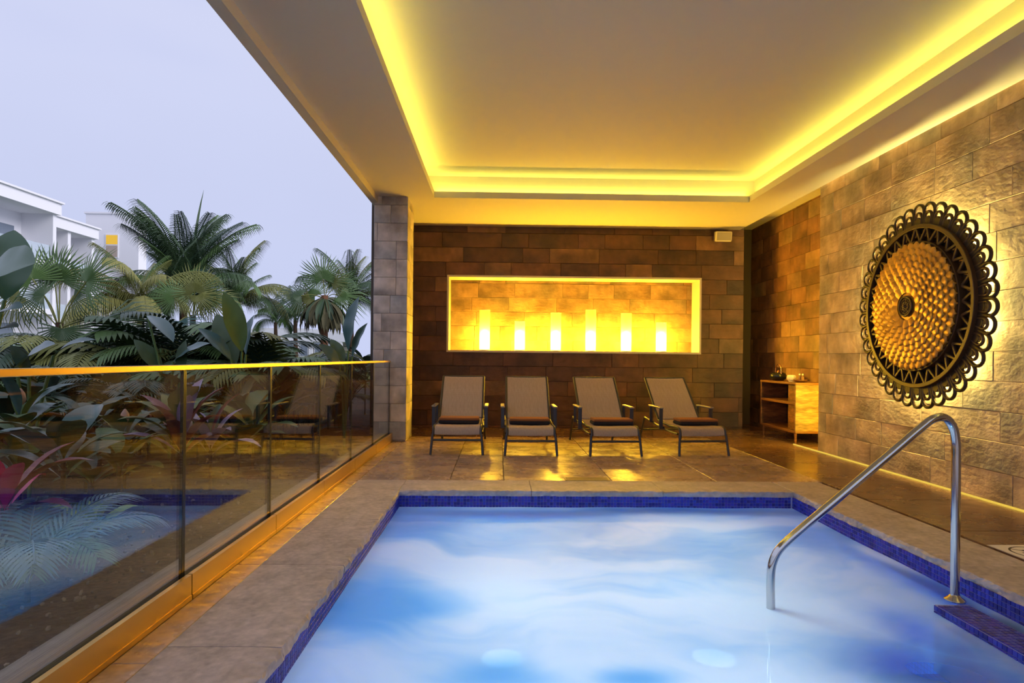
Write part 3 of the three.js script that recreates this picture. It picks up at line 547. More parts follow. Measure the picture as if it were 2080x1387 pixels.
// ---------------------------------------------------------------- carved wall medallion
{
  const C = [3.735, 1.575, -5.553], m = thing('wall_medallion', 'huge round carved wooden medallion with scalloped openwork rim on the tan wall', 'wall art', C, TURN);
  const bronze = std({ color: lin(0.075, 0.036, 0.014), map: woodMap, roughness: 0.5, metalness: 0.1 }), bronzeEdge = std({ color: lin(0.07, 0.033, 0.013), roughness: 0.45, metalness: 0.1 });
  const golds = [[0.50, 0.245, 0.04], [0.58, 0.30, 0.05], [0.38, 0.175, 0.03]].map((c) => std({ color: lin(...c), roughness: 0.38, metalness: 0.35 }));
  const N = 38, R0 = 0.70, R1 = 0.905;
  const arc = (w, h, r, z) => { const p = []; for (let i = 0; i <= 10; i++) { const a = Math.PI * (i / 10); p.push(V(Math.cos(a) * w, h - w + Math.sin(a) * w, z)); } return tube([V(w * 0.72, 0, z), V(w * 0.9, (h - w) * 0.5, z), ...p, V(-w * 0.9, (h - w) * 0.5, z), V(-w * 0.72, 0, z)], r, 26, 6); };
  const big = arc(0.066, R1 - R0 - 0.012, 0.0155, 0), small = arc(0.040, (R1 - R0) * 0.60, 0.0135, 0.004), knob = new THREE.CircleGeometry(0.036, 12, 0, Math.PI);
  const tongue = new THREE.ExtrudeGeometry(new THREE.Shape([[-0.055, -0.01], [0.055, -0.01], [0.04, 0.05], [0.02, 0.075], [0, 0.082], [-0.02, 0.075], [-0.04, 0.05]].map((p) => new THREE.Vector2(...p))), { depth: 0.02, bevelEnabled: true, bevelSize: 0.004, bevelThickness: 0.004, bevelSegments: 1 }).translate(0, 0, -0.01);
  for (let i = 0; i < N; i++) {
    const a = (i / N) * Math.PI * 2, g = part('rim_scallop', big, bronze, m, [-Math.sin(a) * (R0 + 0.005), Math.cos(a) * (R0 + 0.005), 0], [0, 0, a]);
    part('inner_scallop', small, bronzeEdge, g);
    part('rim_tongue', tongue, bronze, g);
  }
  const ring = (r0, r1, z, d) => { const s = new THREE.Shape(); s.absarc(0, 0, r1, 0, Math.PI * 2); const h = new THREE.Path(); h.absarc(0, 0, r0, 0, Math.PI * 2); s.holes.push(h); return new THREE.ExtrudeGeometry(s, { depth: d, bevelEnabled: true, bevelSize: 0.004, bevelThickness: 0.004, bevelSegments: 2, curveSegments: 72 }).translate(0, 0, z); };
  part('backing_disc', ring(0.48, 0.715, -0.018, 0.014), bronze, m);
  part('outer_band', ring(0.69, 0.718, -0.005, 0.05), bronzeEdge, m);
  part('inner_band', ring(0.545, 0.572, 0, 0.055), bronzeEdge, m);
  const NZ = 30, zig = rbox(0.024, 0.155, 0.03, 0.006, 1), zigIn = rbox(0.013, 0.11, 0.02, 0.004, 1);
  for (let i = 0; i < NZ * 2; i++) {
    const a = ((i + 0.5) / (NZ * 2)) * Math.PI * 2, s = i % 2 ? 1 : -1, g = part('zigzag_slat', zig, bronzeEdge, m, [-Math.sin(a) * 0.632, Math.cos(a) * 0.632, 0.022], [0, 0, a + s * 0.46]);
    if (i % 2) part('zigzag_inlay', zigIn, golds[2], m, [-Math.sin(a + 0.05) * 0.66, Math.cos(a + 0.05) * 0.66, 0.010], [0, 0, a - 0.46]);
  }
  // domed centre covered with overlapping carved petals
  const dome = (r) => 0.03 + 0.075 * Math.sqrt(Math.max(0, 1 - (r / 0.60) ** 2));
  const pr = []; for (let i = 0; i <= 14; i++) { const r = 0.553 * (1 - i / 14); pr.push(new THREE.Vector2(r, dome(r))); }
  part('dome', new THREE.LatheGeometry(pr, 64).rotateX(Math.PI / 2), golds[2], m);
  const petal = (w, l) => {   // a cupped tongue lying along +y, tip outwards, raised at its rim
    const rows = [];
    for (let j = 0; j <= 5; j++) { const t = j / 5, hw = w / 2 * Math.sqrt(Math.max(0.0001, 1 - Math.pow(Math.max(0, t - 0.45) / 0.56, 2.4))); rows.push([-1, -0.55, 0, 0.55, 1].map((k) => V(k * hw, (t - 0.5) * l, 0.002 + 0.017 * t + 0.006 * (1 - k * k) - 0.004 * t * Math.abs(k)))); }
    rows.push([-1, -0.55, 0, 0.55, 1].map((k) => V(k * 0.004, l / 2, -0.014)));
    return fromRows(rows);
  };
  for (let k = 0; k < 8; k++) {
    const r = 0.525 - k * 0.052, n = Math.round((2 * Math.PI * r) / 0.076), geo = petal((2 * Math.PI * r) / n * 1.12, 0.080);
    for (let i = 0; i < n; i++) {
      const a = ((i + (k % 2) * 0.5) / n) * Math.PI * 2, tilt = Math.atan((dome(r - 0.03) - dome(r + 0.02)) / 0.05);
      part('petal', geo, golds[hash(i, k, 9) < 0.4 ? 0 : hash(i, k, 9) < 0.75 ? 1 : 2], m).applyMatrix4(new THREE.Matrix4().makeRotationZ(a).multiply(new THREE.Matrix4().makeTranslation(0, r, dome(r) + 0.003)).multiply(new THREE.Matrix4().makeRotationX(-tilt)));
    }
  }
  const ros = [new THREE.TorusGeometry(0.085, 0.010, 8, 40).translate(0, 0, 0.118), new THREE.SphereGeometry(0.016, 12, 8).translate(0, 0, 0.122)];
  for (let i = 0; i < 14; i++) { const a = i / 14 * Math.PI * 2; ros.push(new THREE.TorusGeometry(0.013, 0.005, 6, 14).translate(Math.sin(a) * 0.052, Math.cos(a) * 0.052, 0.118)); }
  for (let i = 0; i < 8; i++) { const a = i / 8 * Math.PI * 2; ros.push(new THREE.TorusGeometry(0.009, 0.004, 6, 12).translate(Math.sin(a) * 0.027, Math.cos(a) * 0.027, 0.120)); }
  part('rosette', merge([new THREE.CylinderGeometry(0.085, 0.09, 0.02, 32).rotateX(Math.PI / 2).translate(0, 0, 0.104), ...ros]), bronzeEdge, m);
  for (let i = 0; i < 4; i++) { const a = i / 4 * Math.PI * 2 + 0.4; part('stand_off', new THREE.CylinderGeometry(0.012, 0.012, 0.09, 8).rotateX(Math.PI / 2).translate(-Math.sin(a) * 0.6, Math.cos(a) * 0.6, -0.055), darkMetal, m); }
  const led = part('halo_light', new THREE.TorusGeometry(0.66, 0.008, 6, 80).translate(0, 0, -0.03), ledPale, m);
  for (let i = 0; i < 12; i++) { const a = (i + 0.5) / 12 * Math.PI * 2, p = new THREE.PointLight(lin(1, 0.84, 0.24), 2.1); p.name = 'halo_light_source'; p.position.set(C[0] + 0.045, C[1] + Math.cos(a) * 0.665, C[2] + Math.sin(a) * 0.665); p.shadow.radius = 1.5; p.castShadow = true; scene.add(p); }
}

// ---------------------------------------------------------------- garden ground and far buildings
{
  const soilTex = texture(512, 512, (u, v) => { const a = fbm(u, v, 6, 6, 6, 2001), b = fbm(u, v, 70, 70, 2, 2011), k = 0.55 + 0.6 * (a - 0.5) + 0.55 * (b - 0.5); return [k, k * 0.9, k * 0.78]; }, true);
  const soilBump = texture(512, 512, (u, v) => fbm(u, v, 20, 20, 5, 2051, 0.62));
  const grassTex = texture(512, 512, (u, v) => { const a = fbm(u, v, 5, 5, 5, 2101), b = fbm(u, v, 80, 80, 2, 2111), k = 0.5 + 0.4 * (a - 0.5) + 0.6 * (b - 0.5); return [k * 0.62, k * 0.78, k * 0.30]; }, true);
  const metres = (g, s) => { const p = g.attributes.position, q = []; for (let i = 0; i < p.count; i++) q.push(p.getX(i) / s, p.getZ(i) / s); g.setAttribute('uv', new THREE.Float32BufferAttribute(q, 2)); return g; };
  const bed = new THREE.PlaneGeometry(12, 30, 80, 160).rotateX(-Math.PI / 2).translate(-7.45, 0, -9), p = bed.attributes.position;
  for (let i = 0; i < p.count; i++) p.setY(i, 0.02 + 0.07 * (fbm(p.getX(i) / 12 + 3, p.getZ(i) / 30 + 3, 24, 60, 3, 2201) - 0.5) - 0.06 * sstep(-8, -12, p.getX(i)));
  bed.computeVertexNormals();
  structure('ground_bed', metres(bed, 1.2), std({ color: lin(0.16, 0.115, 0.085), map: soilTex, roughness: 0.95, bumpMap: soilBump, bumpScale: 0.02 }), 'dark soil of the planting bed outside the balustrade');
  structure('ground_lawn', metres(new THREE.PlaneGeometry(160, 200, 2, 2).rotateX(-Math.PI / 2).translate(-81.5, -0.06, -60), 2.5), std({ color: lin(0.42, 0.62, 0.34), map: grassTex, roughness: 0.95, bumpMap: soilBump, bumpScale: 0.03 }), 'green lawn beyond the planting bed');
  // pebbles and litter on the soil
  const peb = new THREE.IcosahedronGeometry(1, 0), im = new THREE.InstancedMesh(peb, std({ color: 0xffffff, roughness: 0.9 }), 1400), q = new THREE.Object3D();
  for (let i = 0; i < 1400; i++) { const z = rr(-8, 0), x = -1.55 - Math.pow(rnd(), 1.5) * 2.6, s = rr(0.004, 0.014); q.position.set(x, 0.025 + rr(-0.01, 0.012), z); q.scale.set(s * rr(0.8, 1.6), s * 0.7, s); q.rotation.set(rnd() * 3, rnd() * 6, rnd() * 3); q.updateMatrix(); im.setMatrixAt(i, q.matrix); const k = rr(0.05, 0.26); im.setColorAt(i, lin(k, k * 0.85, k * 0.7)); }
  im.name = 'soil_pebbles'; tag(im, 'small pebbles and bark crumbs scattered over the dark soil', 'pebbles', undefined, 'stuff'); scene.add(im);

  // white hotel wing with loggias, facing the garden
  const wall = std({ color: lin(0.82, 0.81, 0.84), roughness: 0.8, bumpMap: paintBump, bumpScale: 0.002 }), darkGlass = std({ color: lin(0.20, 0.24, 0.30), roughness: 0.08 }), railGlass = phys({ color: lin(0.86, 0.92, 0.95), roughness: 0.05, transmission: 0.75, thickness: 0 });
  const wing = (label, X, zNear, zFar, top, floors, bays) => {
    const b = thing('hotel_wing', label, 'building', [X, 0, 0]), H = 3.2, D = 2.0;
    part('back_wall', box(-8, -D, -0.1, top - 0.75, zFar, zNear - 0.02), wall, b);
    part('roof_slab', box(-8.3, 0.35, top - 0.75, top, zFar - 0.3, zNear), wall, b);
    part('roof_edge', box(-8.4, 0.5, top, top + 0.12, zFar - 0.4, zNear), wall, b);
    for (let k = 0; k < floors; k++) {
      const y = top - 0.75 - (k + 1) * H;
      part('floor_slab', box(-D, 0.15, y - 0.35, y, zFar, zNear), wall, b);
      for (let i = 0; i <= bays; i++) { const z = lerp(zFar, zNear, i / bays); part('partition', box(-D, 0.1, y, y + H, z - 0.16, z + 0.16), wall, b); }
      for (let i = 0; i < bays; i++) {
        const a = lerp(zFar, zNear, i / bays) + 0.3, e = lerp(zFar, zNear, (i + 1) / bays) - 0.3, w = part('window', box(-D - 0.02, -D + 0.06, y + 0.05, y + 2.3, a + 0.5, e - 0.5), wall, b);
        part('pane', box(-D + 0.06, -D + 0.08, y + 0.12, y + 2.22, a + 0.58, (a + e) / 2 - 0.05), darkGlass, w); part('pane', box(-D + 0.06, -D + 0.08, y + 0.12, y + 2.22, (a + e) / 2 + 0.05, e - 0.58), darkGlass, w);
        part('balcony_glass', box(0.02, 0.05, y, y + 1.05, a, e), railGlass, b);
      }
    }
    return b;
  };
  wing('white hotel wing with deep loggias and glass balcony fronts behind the fan palm', -30, -28, -43.2, 11.2, 3, 3);
  wing('lower white hotel wing with narrow loggias next to the stair tower', -31.5, -44.2, -49.6, 10.75, 3, 2);
  // stair tower with the one lit window
  const tw = thing('stair_tower', 'plain white stair tower with one lit yellow window', 'building', [-32.6, 0, -54]);
  part('wall', box(-2.2, 2.2, -0.1, 12.9, -1.2, 0), wall, tw);
  part('parapet', box(-2.3, 2.3, 12.9, 13.05, -1.3, 0.1), wall, tw);
  const lit = part('window', box(-0.55, 0.55, 9.2, 11.2, -0.05, 0.05), wall, tw);
  part('pane', box(-0.47, 0.47, 10.35, 11.12, 0.05, 0.07), std({ color: 0x332200, emissive: lin(0.75, 0.46, 0.05), emissiveIntensity: 1 }), lit).name = 'lit_window_pane';
  part('lower_pane', box(-0.47, 0.47, 9.28, 10.25, 0.05, 0.07), std({ color: lin(0.45, 0.36, 0.30), roughness: 0.2 }), lit);
  // low white pool house with an arcade
  const ph = thing('pool_house', 'low white pavilion with curved roof edge and dark openings beyond the palms', 'building', [-15.6, 0, -46]);
  const roof = new THREE.Shape(); roof.moveTo(-4.6, 2.15); roof.lineTo(4.6, 2.15); roof.lineTo(4.6, 2.75); roof.quadraticCurveTo(2.5, 3.15, 0, 3.1); roof.quadraticCurveTo(-3.2, 3.15, -4.6, 2.45); roof.lineTo(-4.6, 2.15);
  part('roof', new THREE.ExtrudeGeometry(roof, { depth: 4, bevelEnabled: false }).translate(0, 0, -4), wall, ph);
  part('back_wall', box(-4.4, 4.4, -0.1, 2.2, -3.6, -3.4), std({ color: lin(0.55, 0.50, 0.46), roughness: 0.9 }), ph);
  part('plinth', box(-4.5, 4.5, -0.1, 0.75, -0.35, -0.1), wall, ph);
  for (let i = 0; i < 9; i++) part('pillar', box(-4.4 + i * 1.05, -4.12 + i * 1.05, 0.7, 2.2, -0.3, -0.02), i === 1 || i === 2 ? std({ color: lin(0.40, 0.16, 0.10), roughness: 0.8 }) : wall, ph);
  for (let i = 0; i < 8; i++) { const w = part('window', box(-4.05 + i * 1.05, -3.42 + i * 1.05, 1.05, 2.1, -0.22, -0.14), wall, ph); part('pane', box(-3.98 + i * 1.05, -3.49 + i * 1.05, 1.12, 2.03, -0.14, -0.12), darkGlass, w); }
  // deck behind the viewer outside the roof
  structure('ground_terrace', box(-1.6, 30, -0.5, -0.02, 2.2, 40), concrete, 'paved terrace in front of the pool pavilion');
}

// ---------------------------------------------------------------- plants
const leafMat = (c, rough = 0.5, coat = 0) => phys({ color: lin(...c), roughness: rough, side: THREE.DoubleSide, clearcoat: coat, clearcoatRoughness: 0.35 });
const green = { dark: leafMat([0.043, 0.084, 0.032], 0.5), deep: leafMat([0.029, 0.061, 0.035], 0.45), mid: leafMat([0.080, 0.152, 0.041], 0.5), olive: leafMat([0.167, 0.181, 0.041], 0.6), lime: leafMat([0.290, 0.435, 0.036], 0.5), blue: leafMat([0.055, 0.123, 0.119], 0.34, 0.4), banana: leafMat([0.046, 0.123, 0.061], 0.36, 0.4), gold: leafMat([0.21, 0.205, 0.05], 0.65), dead: leafMat([0.085, 0.075, 0.03], 0.8), maroon: leafMat([0.174, 0.026, 0.043], 0.4, 0.3), magenta: leafMat([0.609, 0.032, 0.189], 0.4, 0.3), lilac: leafMat([0.319, 0.232, 0.406], 0.4, 0.3), pale: leafMat([0.23, 0.31, 0.30], 0.45, 0.2) };  // pale: reflection of the glass over the near fronds put into leaf colour
const bark = std({ color: lin(0.17, 0.10, 0.055), map: soilless(), roughness: 0.95 });
function soilless() { return texture(128, 256, (u, v) => { const k = 0.6 + 0.5 * (fbm(u, v, 5, 24, 4, 2301) - 0.5) - 0.2 * (Math.sin(v * Math.PI * 36) > 0.75 ? 1 : 0); return [k, k * 0.9, k * 0.8]; }, true); }

function spine(L, e0, arch, n) {   // a midrib that leaves the origin along +z at elevation e0 and bends down by arch
  const p = [V(0, 0, 0)], t = []; let a = e0;
  for (let i = 0; i < n; i++) { a = e0 - arch * Math.pow((i + 0.5) / n, 1.4); t.push(V(0, Math.sin(a), Math.cos(a))); p.push(p[i].clone().addScaledVector(t[i], L / n)); }
  t.push(t[n - 1].clone());
  return { p, t };
}
function bladeGeo(L, W, { e0 = 0.9, arch = 1.0, fold = 0.3, n = 8, fat = 0.45, wave = 0, stalk = 0 } = {}) {
  const s = spine(L, e0, arch, n), rows = [];
  s.p.forEach((q, i) => {
    const t = i / n, tt = Math.max(0, (t - stalk) / (1 - stalk)), w = t < stalk ? W * 0.05 : W * Math.max(0.03, Math.pow(Math.sin(Math.PI * Math.pow(tt, fat * 1.5 + 0.25)), 0.8) * (tt < 1 ? 1 : 0)), up = V(0, s.t[i].z, -s.t[i].y);
    rows.push([-1, -0.5, 0, 0.5, 1].map((k) => q.clone().add(V(k * w / 2, 0, 0)).addScaledVector(up, Math.abs(k) * fold * w * 0.5 + wave * w * Math.sin(t * 17 + k * 2) * Math.abs(k))));
  });
  return fromRows(rows);
}
function featherGeo(L, { e0 = 1.1, arch = 1.6, n = 34, ll = 0.42, lw = 0.035, droop = 0.5, from = 0.16, sweep = 0.75 } = {}) {
  const N = 24, s = spine(L, e0, arch, N), geos = [new THREE.TubeGeometry(new THREE.CatmullRomCurve3(s.p), 16, Math.max(0.006, L * 0.006), 4)], pos = [], uv = [];
  for (let i = 0; i < n; i++) for (const side of [-1, 1]) {
    const t = from + (1 - from) * (i + (side > 0 ? 0.5 : 0.2)) / n, k = Math.min(N - 1, Math.floor(t * N)), q = s.p[k].clone().lerp(s.p[k + 1], t * N - k), tg = s.t[k], up = V(0, tg.z, -tg.y);
    const len = ll * (0.35 + 0.75 * Math.sin(Math.PI * Math.min(1, 0.16 + 0.80 * t))) * rr(0.9, 1.08), d = V(side, 0, 0).addScaledVector(tg, sweep + 0.5 * t).addScaledVector(up, 0.25 - 0.1 * t).normalize(), across = new THREE.Vector3().crossVectors(d, up).normalize();
    const row = [0, 0.35, 0.7, 1].map((u) => { const c = q.clone().addScaledVector(d, len * u); c.y -= droop * len * u * u; const w = lw * [0.5, 1, 0.8, 0.05][Math.round(u * 3)] / 2; return [c.clone().addScaledVector(across, w), c.clone().addScaledVector(across, -w)]; });
    for (let j = 0; j < 3; j++) for (const v of [row[j][0], row[j][1], row[j + 1][0], row[j][1], row[j + 1][1], row[j + 1][0]]) { pos.push(v.x, v.y, v.z); uv.push(0, 0); }
  }
  const g = new THREE.BufferGeometry(); g.setAttribute('position', new THREE.Float32BufferAttribute(pos, 3)); g.setAttribute('uv', new THREE.Float32BufferAttribute(uv, 2)); g.computeVertexNormals();
  return merge([...geos, g]);
}
function fanGeo(R, { n = 26, span = 5.0, fuse = 0.45, droop = 0.15, w = 1 } = {}) {   // lies in the xz plane round the origin, opening towards +z
  const pos = [], uv = [], tri = (a, b, c) => { for (const v of [a, b, c]) { pos.push(v.x, v.y, v.z); uv.push(0, 0); } }, st = span / n;
  for (let i = 0; i < n; i++) {
    const a = -span / 2 + (i + 0.5) * st, len = R * (0.80 + 0.2 * Math.cos(a * 0.55)) * rr(0.93, 1.05), at = (ang, r, y) => V(Math.sin(ang) * r, y - droop * (r / R) ** 2.4 * R, Math.cos(ang) * r), f = len * fuse, h = st * f * 0.35;
    const c0 = V(0, 0, 0), j = rr(-0.5, 0.5) * st, yy = rr(-0.08, 0.06) * len, l = at(a - st / 2, f, 0), m = at(a, f, h), r = at(a + st / 2, f, 0), l2 = at(a + j * 0.5 - st * 0.26 * w, len * 0.72, yy * 0.5), m2 = at(a + j * 0.5, len * 0.72, h * 0.6 + yy * 0.5), r2 = at(a + j * 0.5 + st * 0.26 * w, len * 0.72, yy * 0.5), tip = at(a + j, len, yy - droop * len * 0.3);
    tri(c0, l, m); tri(c0, m, r); tri(l, l2, m); tri(m, l2, m2); tri(m, m2, r2); tri(m, r2, r); tri(l2, tip, m2); tri(m2, tip, r2);
  }
  const g = new THREE.BufferGeometry(); g.setAttribute('position', new THREE.Float32BufferAttribute(pos, 3)); g.setAttribute('uv', new THREE.Float32BufferAttribute(uv, 2)); g.computeVertexNormals();
  return g;
}
// place a leaf: it opens towards out, its upper face looks along up
function put(name, geo, mat, parent, pos, out, up, scale = 1) {
  const z = out.clone().normalize(), x = new THREE.Vector3().crossVectors(up, z).normalize(), y = new THREE.Vector3().crossVectors(z, x), m = part(name, geo, mat, parent, pos.toArray());
  m.quaternion.setFromRotationMatrix(new THREE.Matrix4().makeBasis(x, y, z)); m.scale.setScalar(scale);
  return m;
}
const trunkGeo = (pts, r0, r1) => { const g = tube(pts, 1, 16, 9), n = 17; const p = g.attributes.position, c = new THREE.CatmullRomCurve3(pts.map((a) => (a.isVector3 ? a : V(...a)))); for (let i = 0; i < p.count; i++) { const k = Math.floor(i / 10), q = c.getPointAt(Math.min(1, k / 16)), r = lerp(r0, r1, k / 16); p.setXYZ(i, q.x + (p.getX(i) - q.x) * r, q.y + (p.getY(i) - q.y) * r, q.z + (p.getZ(i) - q.z) * r); } g.computeVertexNormals(); return g; };

// feather palms: crown centre given by the pixel it shows at and a distance
const frondA = featherGeo(2.5, { ll: 0.66, n: 54, arch: 1.6, lw: 0.030, droop: 0.95, sweep: 0.6 }), frondB = featherGeo(2.3, { ll: 0.64, n: 50, arch: 2.1, e0: 0.8, droop: 1.15, lw: 0.030, sweep: 0.6 }), frondC = featherGeo(2.5, { ll: 0.58, n: 54, arch: 0.95, e0: 1.44, droop: 0.85, lw: 0.030, sweep: 0.7 });
function featherPalm(label, px, py, z, size, list, mats, trunkR = 0.09) {
  const c = onZ(px, py, z), t = thing('feather_palm', label, 'palm', [c.x, 0, c.z]);
  part('trunk', trunkGeo([V(0.1, -0.15, 0), V(0.05, c.y * 0.4, 0), V(0, c.y, 0)], trunkR * 1.3, trunkR * 0.8), bark, t);
  [...list, ...list.map(([az, kind, s, m], i) => [az + 0.5 + 0.3 * Math.sin(i * 3), [2, 0, 2][kind], s * 0.88, m])].forEach(([az, kind, s, m], i) => { const g = part('frond', [frondA, frondB, frondC][kind], mats[m ?? i % mats.length], t, [0, c.y - 0.05, 0]); g.rotation.set(0.2 * Math.sin(i * 5.3 + px), az, 0.2 * Math.sin(i * 3.1), 'YXZ'); g.scale.setScalar(size * s * (0.93 + 0.14 * Math.sin(i * 7.7))); });
  return t;
}
featherPalm('tall dark coconut palm with upright fronds between the white tower and the sky', 372, 612, -15, 1.04, [[1.3, 2, 1.05], [-1.2, 2, 1.0], [2.2, 2, 1.0], [0.3, 2, 1.02], [-2.4, 2, 0.9], [1.57, 0, 0.72], [-1.57, 0, 0.74], [-0.7, 0, 0.7], [0.8, 0, 0.75], [2.6, 0, 0.7], [-2.7, 0, 0.7], [1.9, 1, 0.7], [-1.2, 1, 0.75], [0.1, 1, 0.7], [-2.0, 2, 1.0], [2.9, 2, 0.95], [0.9, 2, 1.05], [-0.9, 2, 1.0], [-0.3, 2, 1.06], [1.75, 2, 0.95], [-1.6, 2, 0.97], [2.5, 2, 1.05]], [green.deep, green.dark, green.dark, green.mid], 0.10);
{ const c = onZ(388, 600, -15), sp = thing('palm_spear', 'single unopened palm spear rising above the tall coconut palm', 'palm spear', [c.x, c.y, c.z]); part('spear', bladeGeo(2.5, 0.10, { e0: 1.50, arch: 0.1, fold: 0.9, fat: 0.5 }), green.dark, sp, [0, 0, 0], [0, 1.57, 0]); }
featherPalm('bushy olive feather palm right of the tall coconut palm', 478, 625, -17, 0.82, [[0.2, 2, 1], [1.4, 2, 0.95], [-1.4, 2, 1], [2.4, 2, 0.9], [1.57, 0, 1], [-1.57, 0, 0.8], [0.6, 0, 0.9], [-0.5, 1, 0.8], [1.3, 1, 0.9], [-2.4, 0, 0.8], [2.0, 1, 0.8]], [green.mid, green.olive, green.dark], 0.08);
featherPalm('yellowing feather palm with drooping fronds below the white tower', 285, 628, -13, 0.72, [[-1.5, 1, 1.1, 3], [-0.6, 1, 1, 3], [0.6, 1, 0.9, 3], [1.6, 1, 0.9, 2], [-2.2, 1, 1, 3], [2.2, 0, 1, 1], [-1.2, 0, 1, 2], [1.2, 0, 1, 0], [3.0, 0, 0.9, 1]], [green.mid, green.olive, green.olive, green.gold], 0.08);
featherPalm('feather palm beside the stone column above the pavilion roof', 712, 618, -17, 0.78, [[0.2, 2, 1], [1.3, 2, 0.9], [-1.3, 2, 0.95], [2.6, 2, 1], [1.57, 0, 0.9], [-1.57, 0, 0.9], [0.7, 0, 0.8], [-0.7, 1, 0.9], [1.0, 1, 0.8], [-2.3, 0, 0.8], [2.1, 1, 0.8]], [green.dark, green.mid, green.dark, green.olive], 0.08);
featherPalm('distant small palm between the olive palm and the skirted fan palm', 600, 650, -30, 0.8, [[0, 2, 1], [1.5, 0, 1], [-1.5, 0, 1], [0.8, 0, 0.9], [-0.8, 0, 0.9], [2.4, 1, 0.9], [-2.4, 1, 0.9]], [green.mid, green.dark], 0.1);
featherPalm('distant small palm just left of the pavilion roof', 560, 655, -32, 0.8, [[0.4, 2, 1], [1.9, 0, 1], [-1.1, 0, 1], [1.2, 0, 0.9], [-0.4, 0, 0.9], [2.8, 1, 0.9], [-2.0, 1, 0.9]], [green.mid, green.dark], 0.1);

// fan palms: leaf hubs by pixel, angle (0 = leaf opens upwards, positive to the right) and how far the leaf faces us
const fanA = fanGeo(1, { n: 30, span: 4.4, droop: 0.16, fuse: 0.30, w: 0.75 }), fanB = fanGeo(1, { n: 26, span: 3.8, droop: 0.55, fuse: 0.26, w: 0.7 });
function fanPalm(label, px, py, z, r, leaves, trunkR = 0.06, trunkMat = bark) {
  const c = onZ(px, py, z), t = thing('fan_palm', label, 'palm', [c.x, 0, c.z]);
  part('trunk', trunkGeo([V(0.03, -0.15, 0), V(0.0, c.y * 0.5, 0), V(0, c.y, 0)], trunkR * 1.2, trunkR), trunkMat, t);
  for (const [lx, ly, ang, s, geo, mat, dz = 0, face = 0.75] of leaves) {
    const h = onZ(lx, ly, z + dz), loc = V(h.x - c.x, h.y, h.z - c.z), out = V(Math.sin(ang), Math.cos(ang), 0.25), up = V(-Math.sin(ang) * 0.5, 0.45 - Math.cos(ang) * 0.3, face);
    const leaf = put('fan_leaf', geo, mat, t, loc, out, up, r * s);
    const base = V(0, c.y - 0.08, 0), mid = base.clone().lerp(loc, 0.5).add(V(0, 0.06, 0));
    if (base.distanceTo(loc) > 0.08) part('petiole', tube([base, mid, loc], 0.009, 8, 5), green.olive, t);
  }
  return t;
}
fanPalm('fan palm with slender trunk and spiky round leaves in front of the hotel', 121, 655, -8.6, 0.52, [[66, 566, -0.5, 0.95, fanA, green.mid], [122, 568, 0.05, 1.0, fanA, green.mid, -0.2], [176, 572, 0.75, 1.1, fanA, green.mid, 0.2], [90, 600, -1.4, 0.9, fanB, green.dark, 0.1], [150, 600, 1.5, 0.8, fanB, green.dark, -0.3], [126, 668, 3.14, 1.15, fanB, green.dark, 0.5, 0.5], [215, 655, 2.1, 1.2, fanB, green.dark, 0.4], [40, 600, -2.2, 1.0, fanB, green.olive, -0.4], [110, 560, -0.2, 0.9, fanA, green.dark, -0.5]], 0.045);
fanPalm('small fan palm with yellow green leaf in front of the tall coconut palm', 392, 640, -11.5, 0.52, [[396, 592, -0.1, 1.0, fanA, green.olive, 0.1], [420, 600, 0.9, 0.9, fanA, green.mid], [355, 605, -0.9, 0.9, fanA, green.mid, -0.2], [400, 600, 2.9, 0.9, fanB, green.olive, 0.2], [365, 652, 2.9, 0.9, fanB, green.blue, 0.3], [430, 610, 2.2, 0.9, fanB, green.olive]], 0.05);
const skirted = fanPalm('fan palm wearing a brown skirt of dead leaves above the pavilion', 660, 600, -13, 0.58, [[656, 566, -0.15, 0.95, fanA, green.mid, 0.1], [672, 572, 0.5, 0.8, fanA, green.olive], [612, 601, -1.35, 1.05, fanB, green.dark, 0.2, 0.5], [630, 605, -2.3, 1.0, fanB, green.olive], [690, 600, 2.0, 1.0, fanB, green.mid], [640, 600, -0.9, 0.8, fanA, green.mid, -0.2], [690, 580, 1.2, 0.8, fanA, green.mid, -0.2]], 0.07, std({ color: lin(0.20, 0.09, 0.045), roughness: 0.95 }));

const hang = bladeGeo(0.78, 0.13, { e0: -0.45, arch: 1.15, fold: 0.5, n: 6, fat: 0.6 });
{ const c = onZ(660, 600, -13); for (let i = 0; i < 64; i++) { const m = part('dead_leaf', hang, i % 5 ? green.dead : green.dark, skirted, [0, c.y - 0.02 - rr(0, 0.2), 0], [0, i * 2.4, 0]); m.scale.set(1, rr(0.85, 1.1), rr(0.75, 1.15)); } }
// banana and strelitzia leaves: broad blades on stalks, base and tip by pixel at a distance
const paddle = bladeGeo(1, 0.38, { e0: 0.25, arch: 0.5, fold: 0.22, n: 14, fat: 0.5, wave: 0.03 }), paddleSlim = bladeGeo(1, 0.26, { e0: 0.3, arch: 0.6, fold: 0.3, n: 12, fat: 0.5, wave: 0.02 });
function paddlePlant(label, z, root, leaves, group) {
  const b = onZ(root[0], root[1], z), t = thing('strelitzia', label, 'plant', [b.x, 0, b.z], 0, group);
  for (const [bx, by, tx, ty, mat, geo = paddle, dz = 0, up = [0, 1, 0.6], wide = 1] of leaves) {
    const p = onZ(bx, by, z + dz * 0.3), q = onZ(tx, ty, z + dz), loc = V(p.x - b.x, p.y, p.z - b.z), out = V(q.x - p.x, q.y - p.y, q.z - p.z), L = out.length();
    const m = put('paddle_leaf', geo, mat, t, loc, out, V(...up), L); m.scale.set(L * wide, L, L);
    part('stalk', tube([V(0, 0, 0), V(loc.x * 0.4, loc.y * 0.6, loc.z * 0.4), loc], 0.012, 8, 5), green.mid, t);
  }
  return t;
}
